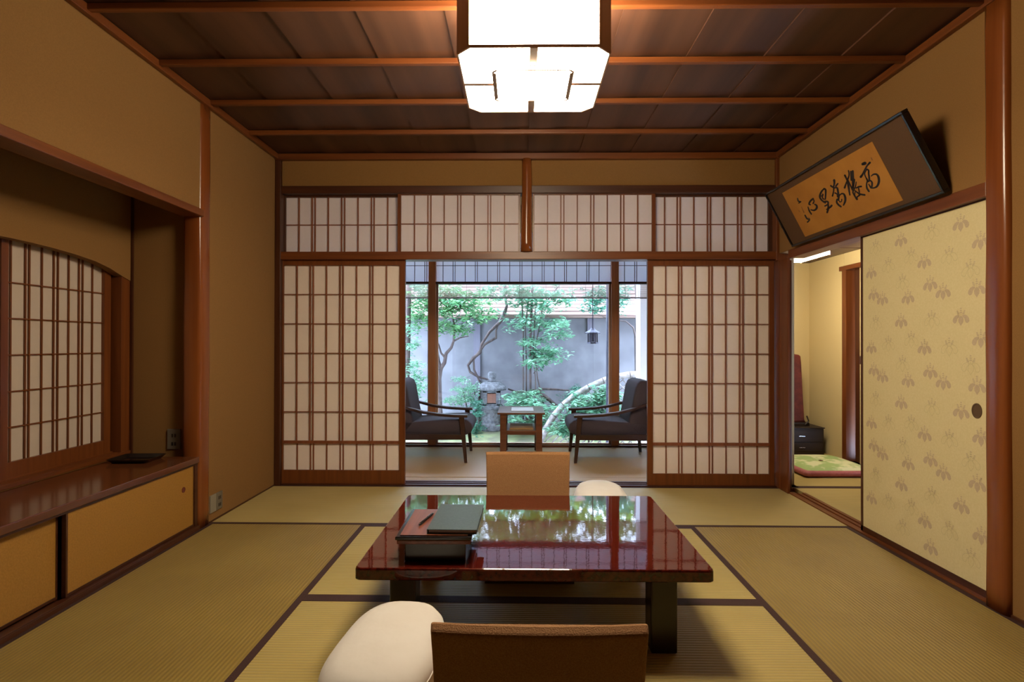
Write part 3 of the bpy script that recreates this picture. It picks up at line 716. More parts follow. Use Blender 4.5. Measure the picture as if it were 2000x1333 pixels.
# ------------------------------------------------------------------ low table
tb = thing('low_table', 'wide glossy wine red lacquer low table in the middle of the room', 'low table', (0.0, 2.295, 0))
t = MB(); hx, hy = .597, .450
top_r = lambda e, z: rr(hx - e, hy - e, z, .018, 4)
t.loft([top_r(.003, .289), top_r(0, .292), top_r(0, .323), top_r(.0015, .328), top_r(.005, .330)], 0)
tt = t.build('tabletop', M['lacquer'], tb, 0, False)
for sx in (-1, 1):
    for sy in (-1, 1):
        a = MB(); a.box(sx * .455 - .046, sx * .455 + .046, sy * .31 - .046, sy * .31 + .046, 0.0016, .2885); a.build('leg', M['legblack'], tb, .006)
ap = MB()
for sy in (-1, 1):
    n = 16; P1 = []
    for i in range(n + 1):
        u = i / n; x = -.409 + .818 * u; P1.append((x, .252 + .022 * math.sin(PI * u) ** .5))
    for (xa, za), (xb, zb) in zip(P1[:-1], P1[1:]):
        y0, y1 = sorted((sy * .335, sy * .315)); ap.hexa([(xa, y0, za), (xb, y0, zb), (xb, y1, zb), (xa, y1, za)], [(xa, y0, .2885), (xb, y0, .2885), (xb, y1, .2885), (xa, y1, .2885)])
for sx in (-1, 1):
    x0, x1 = sorted((sx * .48, sx * .46)); ap.box(x0, x1, -.264, .264, .255, .2885)
ap.build('apron', M['legblack'], tb)

# stationery box, folder, pen on the table
bxr = thing('stationery_box', 'black stationery box with a red brown tray lid on the left of the table', 'box', (-.338, 2.045, .3302), 0.012)
a = MB(); a.box(-.105, .105, -.140, .135, 0, .064); a.build('box_body', M['black'], bxr, .004)
a = MB(); a.box(-.128, .122, -.160, .150, .065, .080); a.build('lid', M['traywood'], bxr, .003)
a = MB(); a.box(-.133, .127, -.165, .155, .0805, .092); lid2 = a.build('tray_rim', M['black'], bxr, .003)
a = MB(); a.box(-.118, .112, -.152, .142, .0921, .0945); a.build('tray_surface', M['traywood'], bxr)
fo = thing('leather_folder', 'dark teal leather folder lying on the stationery box', 'folder', (-.275, 2.050, .4252), -0.02)
a = MB()
for z0, z1, e in ((0, .003, 0), (.0135, .0165, 0)): a.box(-.085 + e, .085 - e, -.150, .148, z0, z1)
a.box(-.087, -.083, -.150, .148, 0, .0165); a.build('cover', M['leather'], fo, .0012)
a = MB(); a.box(-.080, .081, -.145, .143, .0032, .0133); a.build('pages', M['tablewood'], fo)
pe = thing('ballpoint_pen', 'dark pen with a bright clip beside the folder on the tray', 'pen', (-.392, 2.045, .4292), -0.22)
a = MB(); a.tube([(0, -.065, .001), (0, -.055, .0012), (0, .06, .0012), (0, .068, .0012)], [.0015, .0045, .0045, .003], 10); a.build('barrel', M['black'], pe, 0, True)
a = MB(); a.box(-.0015, .0015, .018, .062, .0057, .0072); a.tube([(0, .066, .0012), (0, .073, .0012)], .0028, 8); a.build('clip', M['steel'], pe)

# ------------------------------------------------------------------ floor chairs
def rbox_loft(rings): return rings
def zaisu(label, loc, rz):
    t = thing('floor_chair', label, 'floor chair', loc, rz, 'legless floor chairs at the low table')
    # local: sitter faces +y, back at y = 0
    prof = [(.075, .02), (.045, .12), (.020, .22), (.004, .32), (-.012, .42), (-.024, .476)]   # (y, z) front face of the back
    a = MB(); rings = []
    for i, (y, z) in enumerate(prof + [(-.028, .490)]):
        hw = .214 + .016 * i / 6; th = .040 if i < 5 else (.036 if i == 5 else .020)
        off = 0 if i < 6 else .008
        ring = []
        nseg = 14
        for k in range(nseg + 1):
            u = -1 + 2 * k / nseg; ring.append((hw * u, y - off - .012 * (1 - u * u), z))
        for k in range(nseg + 1):
            u = 1 - 2 * k / nseg; ring.append((hw * u, y - th + off * .6 - .012 * (1 - u * u), z - (.0 if i < 6 else .002)))
        rings.append(ring)
    a.loft(rings); a.build('backrest', M['zaisu'], t, .008, False, 3)
    s_ = MB(); rg = []
    for z, e in ((.012, .012), (.022, 0), (.062, 0), (.074, .010), (.078, .03)):
        rg.append([(x, y + .29, z) for x, y, _ in rr(.225 - e, .215 - e, 0, .05, 5)])
    s_.loft(rg); s_.build('seat', M['zaisu'], t, 0, True)
    b_ = MB(); b_.box(-.20, .20, .10, .49, .0016, .012); b_.build('base', M['chairwood'], t)
    return t
z1 = zaisu('brown floor chair in front of the camera, seen from behind with its back toward us', (-.006, 1.215, 0), 0.0)
z2 = copy_tree(z1, 'lighter brown floor chair on the far side of the low table, facing us', (-.002, 2.985, 0), PI)

# ------------------------------------------------------------------ armrests under cream covers
def armrest(label, loc, rz, sc=1.0, seed=1):
    t = thing('elbow_rest', label, 'elbow rest', loc, rz, 'elbow rests under cream covers')
    rnd = random.Random(seed); n = 48
    def ring(hx, hy, z, wob=0.0, ez=0.0):
        out = []
        for k in range(n):
            a_ = 2 * PI * k / n; ca, sa = math.cos(a_), math.sin(a_)
            e_ = .72
            x = hx * math.copysign(abs(ca) ** e_, ca); y = hy * math.copysign(abs(sa) ** e_, sa)
            w_ = wob * (math.sin(a_ * 9 + seed) + .6 * math.sin(a_ * 14 + 2 * seed) + .5 * math.sin(a_ * 5))
            out.append((x * (1 + w_), y * (1 + w_), z + ez * (ca * ca)))
        return out
    H0 = .310
    body = MB(); body.loft([ring(.118, .225, .0016, .05), ring(.112, .215, .05, .05), ring(.115, .215, .12, .04), ring(.126, .224, .19, .025), ring(.133, .230, .225, .008)], 0)
    body.build('skirt', M['cream'], t, 0, True)
    topm = MB(); rs = [ring(.133, .230, .224), ring(.139, .236, .236), ring(.140, .238, .252), ring(.136, .234, .270), ring(.120, .218, .290), ring(.090, .185, .303), ring(.050, .125, .309), ring(.012, .05, .311)]
    topm.loft(rs); topm.build('pad', M['cream'], t, 0, True)
    pp = MB(); rg = ring(.1405, .2385, .246); pp.tube(rg + [rg[0], rg[1]], .0022, 6, 0, False); pp.build('piping', M['cream'], t, 0, True)
    return t
ar = armrest('big cream covered elbow rest on the left of the near floor chair', (-.400, 1.480, 0), -0.08, 1, 1)
copy_tree(ar, 'cream covered elbow rest beside the far floor chair, behind the table', (.388, 2.985, 0), -0.05)

# ------------------------------------------------------------------ veranda
cp = MB(); n = 24
for i in range(n):
    xa, xb = -1.88 + 3.76 * i / n, -1.88 + 3.76 * (i + 1) / n
    za = -.001 + .005 * max(0, math.sin(xa * 7.0)); zb = -.001 + .005 * max(0, math.sin(xb * 7.0))
    ya, yb = YB + .150 + .010 * math.sin(xa * 3), YB + .150 + .010 * math.sin(xb * 3)
    cp.hexa([(xa, ya, za - .003), (xb, yb, zb - .003), (xb, yb + .12, -.0038), (xa, ya + .12, -.0038)], [(xa, ya, za + .004), (xb, yb, zb + .004), (xb, yb + .12, .0008), (xa, ya + .12, .0008)])
cp.box(-1.88, 1.88, YB + .282, YE - .12, -.0038, .0008)
tag(cp.build('carpet', M['carpet']), 'tan carpet with a slightly curled front edge on the veranda floor', 'carpet')

# window wall of the veranda
px_l, px_r = on(845, 700, 1, YE).x, on(1200, 700, 1, YE).x
win = thing('window_2', 'veranda window wall with two wooden posts facing the garden', 'window', (0, YE, 0), 0, None, 'structure')
for x in (px_l, px_r): MB().box(x - .037, x + .037, -.05, .05, -.03, 2.56).build('post', M['winpost'], win, .002)
a = MB(); a.box(-1.95, px_l - .037, -.04, .06, 1.705, 1.728); a.box(px_l + .037, px_r - .037, -.04, .06, 1.705, 1.728); a.box(px_r + .037, 1.98, -.04, .06, 1.705, 1.728); a.build('head_rail', M['dark_x'], win)
a = MB(); a.box(-1.95, 1.98, -.055, .07, -.03, .012); a.build('sill', M['mid_x'], win)
a = MB(); a.box(-1.95, 1.98, -.03, .06, 2.25, 2.56); a.build('upper_panel', M['plaster2'], win)
for (xa, xb) in ((-1.94, px_l - .037), (px_l + .037, px_r - .037), (px_r + .037, 1.97)):
    g = MB(); g.box(xa + .018, xb - .018, .028, .031, .024, 1.702); gp = g.build('glass_pane', M['glass'], win)
    fr = MB(); fr.box(xa, xa + .018, .015, .045, .012, 1.705); fr.box(xb - .018, xb, .015, .045, .012, 1.705); fr.box(xa + .018, xb - .018, .015, .045, .012, .024)
    fr.build('glass_frame', M['lampwood'], win)
    # paper transom above the glass
    ts = MB(); k = 0; x = xa + .07
    while x < xb - .02:
        ts.box(x - .003, x + .003, .004, .012, 1.728, 2.25)
        if k % 2: ts.box(x + .019, x + .025, .004, .012, 1.728, 2.25)
        x += .107 + (.022 if k % 2 else 0); k += 1
    ts.box(xa, xb, .005, .011, 1.900, 1.906); ts.box(xa, xb, .005, .011, 2.08, 2.086)
    tp = MB().box(xa, xb, .014, .0145, 1.728, 2.25).build('transom_paper', M['washi4'], win); ts.build('transom_lattice', M['dark_z'], tp)

# eaves outside
ev = MB(); ev.box(-3.2, 3.4, YE + .06, YE + .50, 2.47, 2.56); ev.box(-3.2, 3.4, YE + .68, YE + .78, 2.52, 2.56); [ev.box(x_ - .02, x_ + .02, YE + .50, YE + .93, 2.52, 2.56) for x_ in (-2.4, -1.2, 0, 1.2, 2.4)]
struct(ev.build('trim_16', M['dark_x']), 'wooden eaves board over the garden side', 'eaves')

# reed blind hanging outside
bl = thing('reed_blind', 'thin see-through reed blind hanging outside above the garden view', 'blind', (0, 6.32, 0))
a = MB(); z = 1.602
while z < 1.82:
    a.box(-2.3, 2.4, -.0012, .0012, z, z + .0043); z += .0075
for i in range(32): a.box(-2.3 + .15 * i - .0012, -2.3 + .15 * i + .0012, -.003, .003, 1.60, 1.82, 1)
a.build('slats', [M['slat'], M['bark']], bl)
a = MB(); a.box(-2.3, 2.4, -.006, .006, 1.588, 1.602); a.box(-2.3, 2.4, -.01, .01, 1.82, 1.84); a.build('bottom_rod', M['bark'], bl)
for xx in (-1.9, 0.0, 1.9): MB().box(xx - .004, xx + .004, -.004, .004, 1.84, 2.47).build('hanging_cord', M['bark'], bl)

# armchairs
def armchair(label, loc, rz):
    t = thing('armchair', label, 'armchair', loc, rz, 'grey armchairs facing each other on the veranda')
    for sy in (-1, 1):
        a = MB(); y = sy * .275
        def taper(p, q, w0, w1, mb):
            r_ = []
            for (pt, w_) in ((p, w0), (q, w1)):
                x_, z_ = pt; r_.append([(x_ - w_, y - .014, z_), (x_ + w_, y - .014, z_), (x_ + w_, y + .014, z_), (x_ - w_, y + .014, z_)])
            mb.loft(r_)
        a = MB(); taper((.345, .003), (.305, .42), .013, .024, a); a.build('leg', M['chairwood'], t, .003)
        a = MB(); taper((-.355, .003), (-.31, .50), .013, .024, a); a.build('leg', M['chairwood'], t, .003)
        a = MB(); P3 = [(-.40, .575), (-.30, .535), (-.18, .492), (-.04, .456), (.10, .436), (.24, .427), (.36, .424)]
        hwv = [.014, .020, .026, .030, .032, .032, .028]; rg = []
        for (x_, z_), h_ in zip(P3, hwv): rg.append([(x_, y - h_, z_ - .013), (x_, y + h_, z_ - .013), (x_, y + h_, z_ + .011), (x_, y - h_, z_ + .011)])
        a.loft(rg); a.build('armrest', M['chairwood'], t, .004)
        a = MB(); a.loft([[(-.335, y - .011, .205), (-.335, y + .011, .205), (-.335, y + .011, .262), (-.335, y - .011, .262)], [(.315, y - .011, .210), (.315, y + .011, .210), (.315, y + .011, .255), (.315, y - .011, .255)]])
        a.build('side_rail', M['chairwood'], t, .002)
    for x0_, x1_ in ((-.33, -.30), (.285, .31)): MB().box(x0_, x1_, -.262, .262, .215, .253).build('cross_rail', M['chairwood'], t, .002)
    # seat cushion
    prof = [(-.30, .235), (.20, .232), (.33, .240), (.385, .268), (.402, .310), (.395, .350), (.360, .382), (.30, .394), (.10, .386), (-.10, .368), (-.30, .350)]
    a = MB(); rg = []
    for y, s in ((-.250, .90), (-.240, .97), (-.22, 1.0), (.22, 1.0), (.240, .97), (.250, .90)):
        rg.append([((x_ - .05) * (1 - (1 - s) * .15) + .05, y, .31 + (z_ - .31) * s) for x_, z_ in prof])
    a.loft(rg); a.build('seat_cushion', M['uphol'], t, 0, True)
    prof = [(-.13, .34), (-.158, .46), (-.180, .58), (-.196, .67), (-.218, .722), (-.262, .746), (-.330, .736), (-.372, .695), (-.368, .60), (-.348, .48), (-.328, .36), (-.310, .26), (-.22, .25)]
    a = MB(); rg = []
    for y, s in ((-.250, .86), (-.238, .95), (-.21, 1.0), (.21, 1.0), (.238, .95), (.250, .86)):
        rg.append([((x_ + .27) * s - .27, y, .50 + (z_ - .50) * (1 - (1 - s) * .35)) for x_, z_ in prof])
    a.loft(rg); a.build('back_cushion', M['uphol'], t, 0, True)
    return t
ac = armchair('grey armchair on the left of the veranda, partly behind the shoji, facing the little table', (-.875, 5.285, 0), 0)
copy_tree(ac, 'grey armchair on the right of the veranda, below the curved fence', (.800, 5.285, 0), PI)

# side table
sd = thing('side_table', 'small dark wooden side table between the two armchairs', 'side table', (-.032, 5.33, 0))
a = MB(); a.box(-.218, .218, -.235, .32, .425, .443); a.build('tabletop', M['tablewood'], sd, .003)
for sx in (-1, 1):
    for yy in (-.20, .285):
        a = MB(); a.box(sx * .165 - .029, sx * .165 + .029, yy - .018, yy + .018, .003, .425); a.build('leg', M['tablewood'], sd, .003)
for y0_, y1_ in ((-.205, -.188), (.27, .288)): MB().box(-.136, .136, y0_, y1_, .236, .275).build('rail', M['tablewood'], sd, .002)
a = MB(); a.box(-.155, .155, -.186, .268, .262, .274); a.build('shelf', M['tablewood'], sd)
bk = MB(); bk.box(-.115, .095, -.12, .16, 0, .005)
o_ = bk.build('white_booklet', M['white'], None, .001); o_.location = (-.01, 5.33, .4435); tag(o_, 'white booklet lying on top of the small side table', 'booklet')
bk = MB(); bk.box(-.11, .11, -.14, .14, 0, .018)
o_ = bk.build('beige_magazine', M['carpet'], None, .001); o_.location = (-.03, 5.32, .2745); tag(o_, 'beige magazine on the lower shelf of the side table', 'magazine')

# ------------------------------------------------------------------ next room through the doorway
XN, YN, ZN = 2.97, 5.84, 1.92
struct(bx('wall_side_right', XN, XN + .06, 5.22, YN + .06, -.03, ZN, M['plaster2']), 'pale cream right wall of the small room beyond the doorway', 'wall')
struct(bx('wall_side_over_door', XN, XN + .06, 2.25, 5.215, 1.802, ZN, M['plaster2']), 'pale cream strip of wall over the side door of the small room', 'wall')
struct(bx('wall_side_back', 2.055, XN, YN, YN + .06, -.03, ZN, M['plaster2']), 'pale cream far wall of the small room beyond the doorway', 'wall')
struct(bx('wall_side_left', 1.985, 2.050, YB + .10, YN + .06, -.03, ZN + .1, M['plaster2']), 'pale cream left wall of the small room beyond the doorway', 'wall')
wc = MB(); wc.box(1.985, 3.6, 2.2, YN + .06, ZN, ZN + .05); wc.box(1.985, 3.0, 3.2, 3.21, ZN - .003, ZN); wc.box(1.985, 3.0, 4.9, 4.91, ZN - .003, ZN)
wc.box(1.985, 3.6, 2.18, 2.24, -.03, ZN)
struct(wc.build('ceiling_side_room', M['ceil']), 'low dark board ceiling of the small room', 'ceiling')
cl = MB(); cl.box(3.5, 3.56, 2.2, 5.3, -.03, ZN); cl.box(XN + .06, 3.56, 5.24, 5.3, -.03, ZN)
struct(cl.build('wall_closet', M['closetdark']), 'dark inside behind the open side door', 'wall')
d1 = thing('door_1', 'light cedar door frame in the side wall of the small room', 'door', (0, 0, 0), 0, None, 'structure')
a = MB(); a.box(XN - .015, XN + .07, 5.16, 5.225, 0, 1.79); a.build('jamb', M['mid_z'], d1, .002)
a = MB(); a.box(XN - .022, XN + .07, 4.2, 5.26, 1.76, 1.80); a.build('lintel', M['mid_y'], d1, .002)
a = MB(); a.box(XN + .035, XN + .06, 4.86, 5.10, .01, 1.76); dp = a.build('door_leaf', M['dark_z'], d1)
a = MB(); a.box(XN + .012, XN + .033, 4.955, 4.995, .01, 1.76); a.build('door_edge', M['plaster2'], dp)
a = MB(); a.box(XN + .004, XN + .012, 4.962, 4.985, .90, .97); a.build('latch', M['steel'], dp)
fl = MB(); fl.box(1.99, XN, 2.26, 6, -.14, -.0306)
mat_obj('straw mat in the small room right behind the doorway threshold', [(XR + .116, 2.26), (XN, 2.26), (XN, 4.215), (XR + .116, 4.215)], 'x', [0, 2], 'tat_x', 'tatami mats of the small room', 0.0)
mat_obj('straw mat in the small room under the green floor cushion', [(2.053, 4.215), (XN, 4.215), (XN, 5.84), (2.053, 5.84)], 'x', [0, 2], 'tat_x', 'tatami mats of the small room', 0.0)

# floor cushion
zb = thing('floor_cushion', 'green patterned square floor cushion with a dusty pink edge in the small room', 'cushion', (2.545, 4.83, .0022), 0.02)
def cush(h, e0, z0, n=14):
    rg = []; 
    for i in range(n + 1):
        for j in range(n + 1): pass
    return rg
def cushion_part(name, m, z_of, ext, parent, lim=None):
    mb = MB(); n = 24; vs = []; fs = []
    for i in range(n + 1):
        for j in range(n + 1):
            u, v = -1 + 2 * i / n, -1 + 2 * j / n; vs.append((u * ext[0], v * ext[1], z_of(u, v)))
    for i in range(n):
        for j in range(n): fs.append((i * (n + 1) + j, (i + 1) * (n + 1) + j, (i + 1) * (n + 1) + j + 1, i * (n + 1) + j + 1))
    mb.flat = True; mb.add(vs, fs); return mb.build(name, m, parent, 0, True)
puff = lambda u, v: .030 + .050 * ((1 - u ** 4) * (1 - v ** 4)) ** .5 - .022 * math.exp(-(u * u + v * v) * 28)
rgz = []
for z, e in ((0, .03), (.012, .004), (.028, 0), (.044, .006), (.050, .02)):
    rgz.append(rr(.305 - e, .325 - e, z, .03, 4))
MB().loft(rgz).build('edge_band', M['zpink'], zb, 0, True)
cushion_part('top_cover', M['zgreen'], lambda u, v: .006 + puff(u, v), (.285, .305), zb)
a = MB(); a.tube([(-.02, 0, .066), (.0, .0, .072), (.02, 0, .066)], .006, 6); a.tube([(0, -.02, .066), (.0, .0, .072), (0, .02, .066)], .006, 6); a.build('tuft', M['redcloth'], zb, 0, True)

# dresser and covered mirror
ds = thing('low_dresser', 'small black brown dresser with drawers against the far wall of the small room', 'dresser', (2.49, 5.62, .0016))
a = MB(); a.box(-.40, .42, -.17, .17, 0, .252); a.box(-.05, .43, -.175, .175, .252, .262); a.build('body', M['darkdresser'], ds, .003)
for i, (x0, x1, z0, z1_) in enumerate(((-.38, -.01, .03, .11), (-.38, -.01, .125, .235), (.01, .40, .03, .11), (.01, .40, .125, .235))):
    a = MB(); a.box(x0, x1, -.176, -.171, z0, z1_); dd = a.build('drawer', M['darkdresser'], ds, .002)
    xm = (x0 + x1) / 2; MB().box(xm - .03, xm + .03, -.183, -.177, (z0 + z1_) / 2 - .003, (z0 + z1_) / 2 + .003).build('pull', M['steel'], dd)
mr = thing('covered_mirror', 'tall dressing mirror under a wine red cloth cover standing on the dresser', 'mirror', (2.595, 5.62, .2642))
a = MB(); rg = []
for z, hw, th in ((.03, .215, .03), (.06, .20, .032), (.35, .185, .030), (.62, .172, .028), (.690, .165, .028), (.705, .150, .022), (.712, .11, .012)): rg.append([(x, y, z) for x, y, _ in rr(hw, th, 0, .012, 3)])
a.loft(rg); a.build('cloth_cover', M['redcloth'], mr, 0, True)
a = MB(); a.box(-.23, .24, -.05, .05, 0, .030); a.build('base', M['darkdresser'], mr, .003)
a = MB(); a.tube([(.19, -.062, .012), (.222, -.066, .05), (.205, -.062, .10)], .008, 6); a.build('bracket', M['darkdresser'], mr)

# lamp in the small room
sl = thing('small_ceiling_lamp', 'small bright box lamp under the low ceiling of the next room', 'ceiling lamp', (2.235, 4.64, 1.780))
a = MB(); a.box(-.16, .16, -.225, .225, .004, .125); a.build('diffuser', M['lampglow2'], sl, .004)
a = MB(); a.box(-.168, .168, -.233, .233, .125, .1395)
for sx in (-1, 1):
    for sy in (-1, 1): a.box(sx * .164 - .005, sx * .164 + .005, sy * .229 - .005, sy * .229 + .005, 0, .125)
a.build('frame', M['lampwood'], sl)
a = MB(); a.box(-.010, .010, -.010, .010, -.022, .003); a.build('switch', M['white'], sl)

# ------------------------------------------------------------------ garden
gr = MB(); gr.flat = False
gr.box(-14, 14, YE + .07, 30, -.60, -.36)
struct(gr.build('ground', M['gravel']), 'pale gravel ground of the garden', 'ground')
mo = MB(); n = 26; rnd = random.Random(4); vs = []; fs = []
for i in range(n + 1):
    for j in range(13):
        x = -4 + 8 * i / n; y = 6.9 + 1.6 * j / 12
        h_ = -.36 + .17 * min(1, max(0, (y - 6.95) / .75)) ** .7 + .02 * math.sin(x * 3 + y * 2) + rnd.uniform(-.006, .006)
        vs.append((x, y, h_ if 0 < j else -.37))
for i in range(n):
    for j in range(12): fs.append((i * 13 + j, (i + 1) * 13 + j, (i + 1) * 13 + j + 1, i * 13 + j + 1))
mo.flat = True; mo.add(vs, fs)
struct(mo.build('ground_moss', M['soil'], None, 0, True), 'low mossy mound in front of the garden wall', 'ground')
gw = MB(); gw.box(-6, 6, YG, YG + .14, -.36, 1.62)
gw.box(-6, -5.86, YE + .9, YG, -.36, 1.62); gw.box(5.86, 6, YE + .9, YG, -.36, 1.62)
struct(gw.build('wall_garden', M['gwall']), 'grey weathered plaster garden wall', 'wall')
for k, (xp, w_) in enumerate(((931.5, .05), (1153, .045))):
    p = on(xp, 700, 1, YG - .02)
    struct(bx('trim_%d' % (17 + k), p.x - w_, p.x + w_, YG - .03, YG + .01, (-.25, 1.24)[k], 1.56, M['gpost']), ('grey wall post behind the twisted vine', 'short brown grey bracket behind the hanging lantern')[k], 'post')
# shingled coping of the wall
rf = MB(); rows = 11
for i in range(rows):
    y0 = YG - .30 + i * .085; z0 = 1.485 + i * .060
    rf.hexa([(-6, y0, z0), (6, y0, z0), (6, y0 + .14, z0 + .075), (-6, y0 + .14, z0 + .075)], [(-6, y0, z0 + .024), (6, y0, z0 + .024), (6, y0 + .14, z0 + .090), (-6, y0 + .14, z0 + .090)])
rf.box(-6, 6, YG - .30, YG + .02, 1.462, 1.490)
struct(rf.build('roof_garden_wall', M['shingle']), 'pale bark shingle roof capping the garden wall', 'roof')

def P3(pts, Y): return [on(x, y, 1, Y) for x, y in pts]
def leaves(mb, c, r, n, size, rnd, m=0, droop=.3):
    for _ in range(n):
        while True:
            q = Vector((rnd.uniform(-1, 1), rnd.uniform(-1, 1), rnd.uniform(-1, 1)))
            if q.length < 1: break
        p = Vector((c[0] + q.x * r[0], c[1] + q.y * r[1], c[2] + q.z * r[2]))
        a_ = rnd.uniform(0, 2 * PI); d = Vector((math.cos(a_), math.sin(a_), rnd.uniform(-.6, .5) * 1.0 - droop * .3)).normalized()
        s_ = size * rnd.uniform(.7, 1.45); side = d.cross(Vector((0, 0, 1))).normalized(); nn = side.cross(d)
        w_ = s_ * .23; mid = p + d * s_ * .45
        mb.add([p, mid + side * w_ + nn * w_ * .3, p + d * s_, mid - side * w_ + nn * w_ * .3, mid - nn * w_ * .1], [(0, 1, 4), (1, 2, 4), (2, 3, 4), (3, 0, 4)], m)

def plant(name, label, cat, trunks, clusters, lm, size, dens, Y, seed, group=None, dy=.35):
    """clusters: (px, py, rx_px, ry_px)"""
    rnd = random.Random(seed); base = trunks[0][0][0] if trunks else None
    t = thing(name, label, cat, (0, 0, 0), 0, group)
    if trunks:
        a = MB()
        for pts, ra in trunks:
            q = P3(pts, Y)
            for k in range(1, len(q)): q[k].y += rnd.uniform(-.03, .03)
            a.tube(q, ra, 7)
        a.build('trunk' if cat == 'tree' else 'stem', M['bark'], t, 0, True)
    mb = MB(); mb.flat = True; k_ = Y / F
    for (x, y, rx, ry) in clusters:
        c0 = on(x, y, 1, Y); n_ = int(dens * 2.4 * rx * ry / 100)
        # small sprays inside each cluster
        for _ in range(max(3, n_ // 9)):
            q = Vector((rnd.gauss(0, .5), rnd.gauss(0, .5), rnd.gauss(0, .5)))
            cc = (c0.x + q.x * rx * k_, Y + q.y * dy, c0.z + q.z * ry * k_)
            if cc[1] > YG - .12 and cc[2] < 1.5: cc = (cc[0], YG - .14, cc[2])
            if cc[1] > 8.05 and cc[2] > 1.38: cc = (cc[0], 8.05 - rnd.uniform(0, .15), cc[2])
            leaves(mb, cc, (.055, .05, .035), 9, size, rnd)
    mb.build('foliage', M[lm], t)
    return t

plant('garden_tree', 'spreading tree with forked grey trunk behind the left window post', 'tree',
      [([(861, 850), (858, 790), (857, 740), (860, 720), (868, 709), (871, 691), (881, 680), (886, 667), (888, 640), (880, 600)], [.045, .04, .036, .032, .028, .024, .02, .017, .014, .008]),
       ([(860, 722), (856, 705), (855, 690), (851, 660)], [.03, .022, .018, .01]), ([(871, 700), (862, 690), (857, 676), (850, 655)], [.018, .014, .012, .006]),
       ([(886, 667), (899, 660), (915, 657)], [.012, .010, .005])],
      [(840, 592, 60, 24), (900, 596, 62, 26), (870, 636, 40, 16), (935, 618, 32, 14), (815, 622, 34, 16), (880, 575, 60, 14), (900, 645, 25, 10)], 'leafA', .070, 26, 7.55, 11)
plant('garden_tree', 'slim leafy tree at the far left edge of the garden view', 'tree',
      [([(794, 850), (793, 740), (795, 680), (797, 600), (800, 540)], [.05, .045, .042, .038, .03])],
      [(802, 672, 16, 14), (806, 716, 18, 16), (812, 752, 26, 24), (800, 640, 20, 12), (820, 560, 30, 16)], 'leafD', .055, 34, 7.35, 12)
vt = thing('twisted_vine', 'dark twisted vine winding up above the stone lantern', 'vine', (0, 0, 0))
a = MB()
for pts, ra in (([(985, 613), (976, 630), (956, 649), (940, 674), (938, 689), (924, 700), (914, 714), (918, 727), (933, 736), (950, 741), (965, 745)], [.03, .026, .020, .018, .022, .024, .020, .019, .018, .014, .010]),
                ([(974, 632), (969, 645), (969, 660), (947, 673), (933, 691), (925, 703), (926, 723), (938, 748), (935, 800), (938, 850)], [.014, .014, .020, .018, .018, .016, .016, .016, .02, .03]),
                ([(985, 613), (990, 598), (984, 570), (990, 545)], [.03, .022, .02, .016])):
    a.tube(P3(pts, 8.13), ra, 8)
a.build('stem', M['bark'], vt, 0, True)
plant('garden_tree', 'clump of thin upright stems with drooping light leaves in the middle of the garden', 'tree',
      [([(1022, 850), (1022, 760), (1022, 640), (1018, 560)], .010), ([(1028, 850), (1028, 700), (1026, 640), (1035, 560)], .009), ([(1036, 850), (1036, 760), (1036, 660), (1040, 560)], .018),
       ([(1046, 850), (1046, 740), (1041, 690), (1046, 600)], .009), ([(1062, 790), (1050, 740), (1044, 690), (1060, 600), (1090, 560)], .009), ([(1042, 730), (1055, 715), (1075, 700)], .006)],
      [(1010, 575, 75, 20), (1055, 596, 50, 22), (1035, 632, 42, 16), (1078, 632, 34, 12), (1062, 688, 38, 20), (1050, 708, 30, 16), (1100, 655, 26, 8), (1040, 668, 30, 12), (1090, 582, 40, 14)], 'leafD', .075, 24, 7.9, 13)
plant('garden_tree', 'leafy branches hanging above the iron lantern', 'tree',
      [([(1243, 850), (1243, 740), (1242, 660), (1246, 600), (1240, 540)], [.03, .026, .022, .02, .014]), ([(1242, 660), (1236, 640), (1222, 628), (1205, 626), (1180, 620), (1165, 612)], [.014, .011, .009, .007, .006, .004])],
      [(1165, 588, 40, 13), (1160, 604, 26, 9), (1214, 588, 16, 20), (1190, 572, 50, 10)], 'leafB', .065, 30, 7.75, 14)
plant('garden_shrub', 'small layered shrub to the left of the stone lantern', 'shrub', [([(915, 850), (912, 800), (905, 765)], .012), ([(912, 810), (925, 780), (928, 762)], .008)],
      [(903, 742, 18, 6), (906, 764, 26, 9), (890, 782, 30, 9), (926, 758, 12, 10), (915, 778, 22, 8)], 'leafD', .042, 60, 8.0, 15)
plant('garden_shrub', 'blue green shrub in front of the lantern beside the left armchair', 'shrub', [([(930, 856), (930, 800)], .01)], [(930, 808, 12, 20), (932, 838, 14, 14), (928, 790, 10, 10)], 'leafB', .050, 70, 7.75, 16)
plant('garden_shrub', 'broad leaved shrub just behind the side table', 'shrub', [([(1030, 860), (1030, 800)], .012)], [(1025, 776, 34, 12), (1040, 796, 36, 18), (1005, 800, 22, 14), (1030, 826, 40, 14), (1060, 806, 16, 16)], 'leafD', .075, 42, 7.7, 17)
plant('garden_shrub', 'dense bright shrub under the curved brushwood fence', 'shrub', [([(1150, 870), (1150, 810)], .012)], [(1150, 800, 46, 26), (1180, 778, 26, 24), (1120, 822, 30, 22), (1150, 838, 60, 16), (1190, 800, 26, 40), (1100, 842, 26, 14)], 'leafD', .070, 30, 7.12, 18, None, .12)
plant('garden_shrub', 'dark needled bush behind the fence curve', 'shrub', [([(1125, 850), (1128, 790)], .012)], [(1128, 762, 14, 10), (1112, 778, 16, 10), (1135, 778, 16, 10)], 'leafB', .045, 80, 8.1, 19)
plant('garden_shrub', 'pale green ground cover beside the left armchair legs', 'shrub', [([(870, 862), (872, 845)], .006)], [(870, 850, 40, 10), (830, 850, 30, 10), (900, 856, 24, 8)], 'leafC', .040, 60, 7.9, 20)
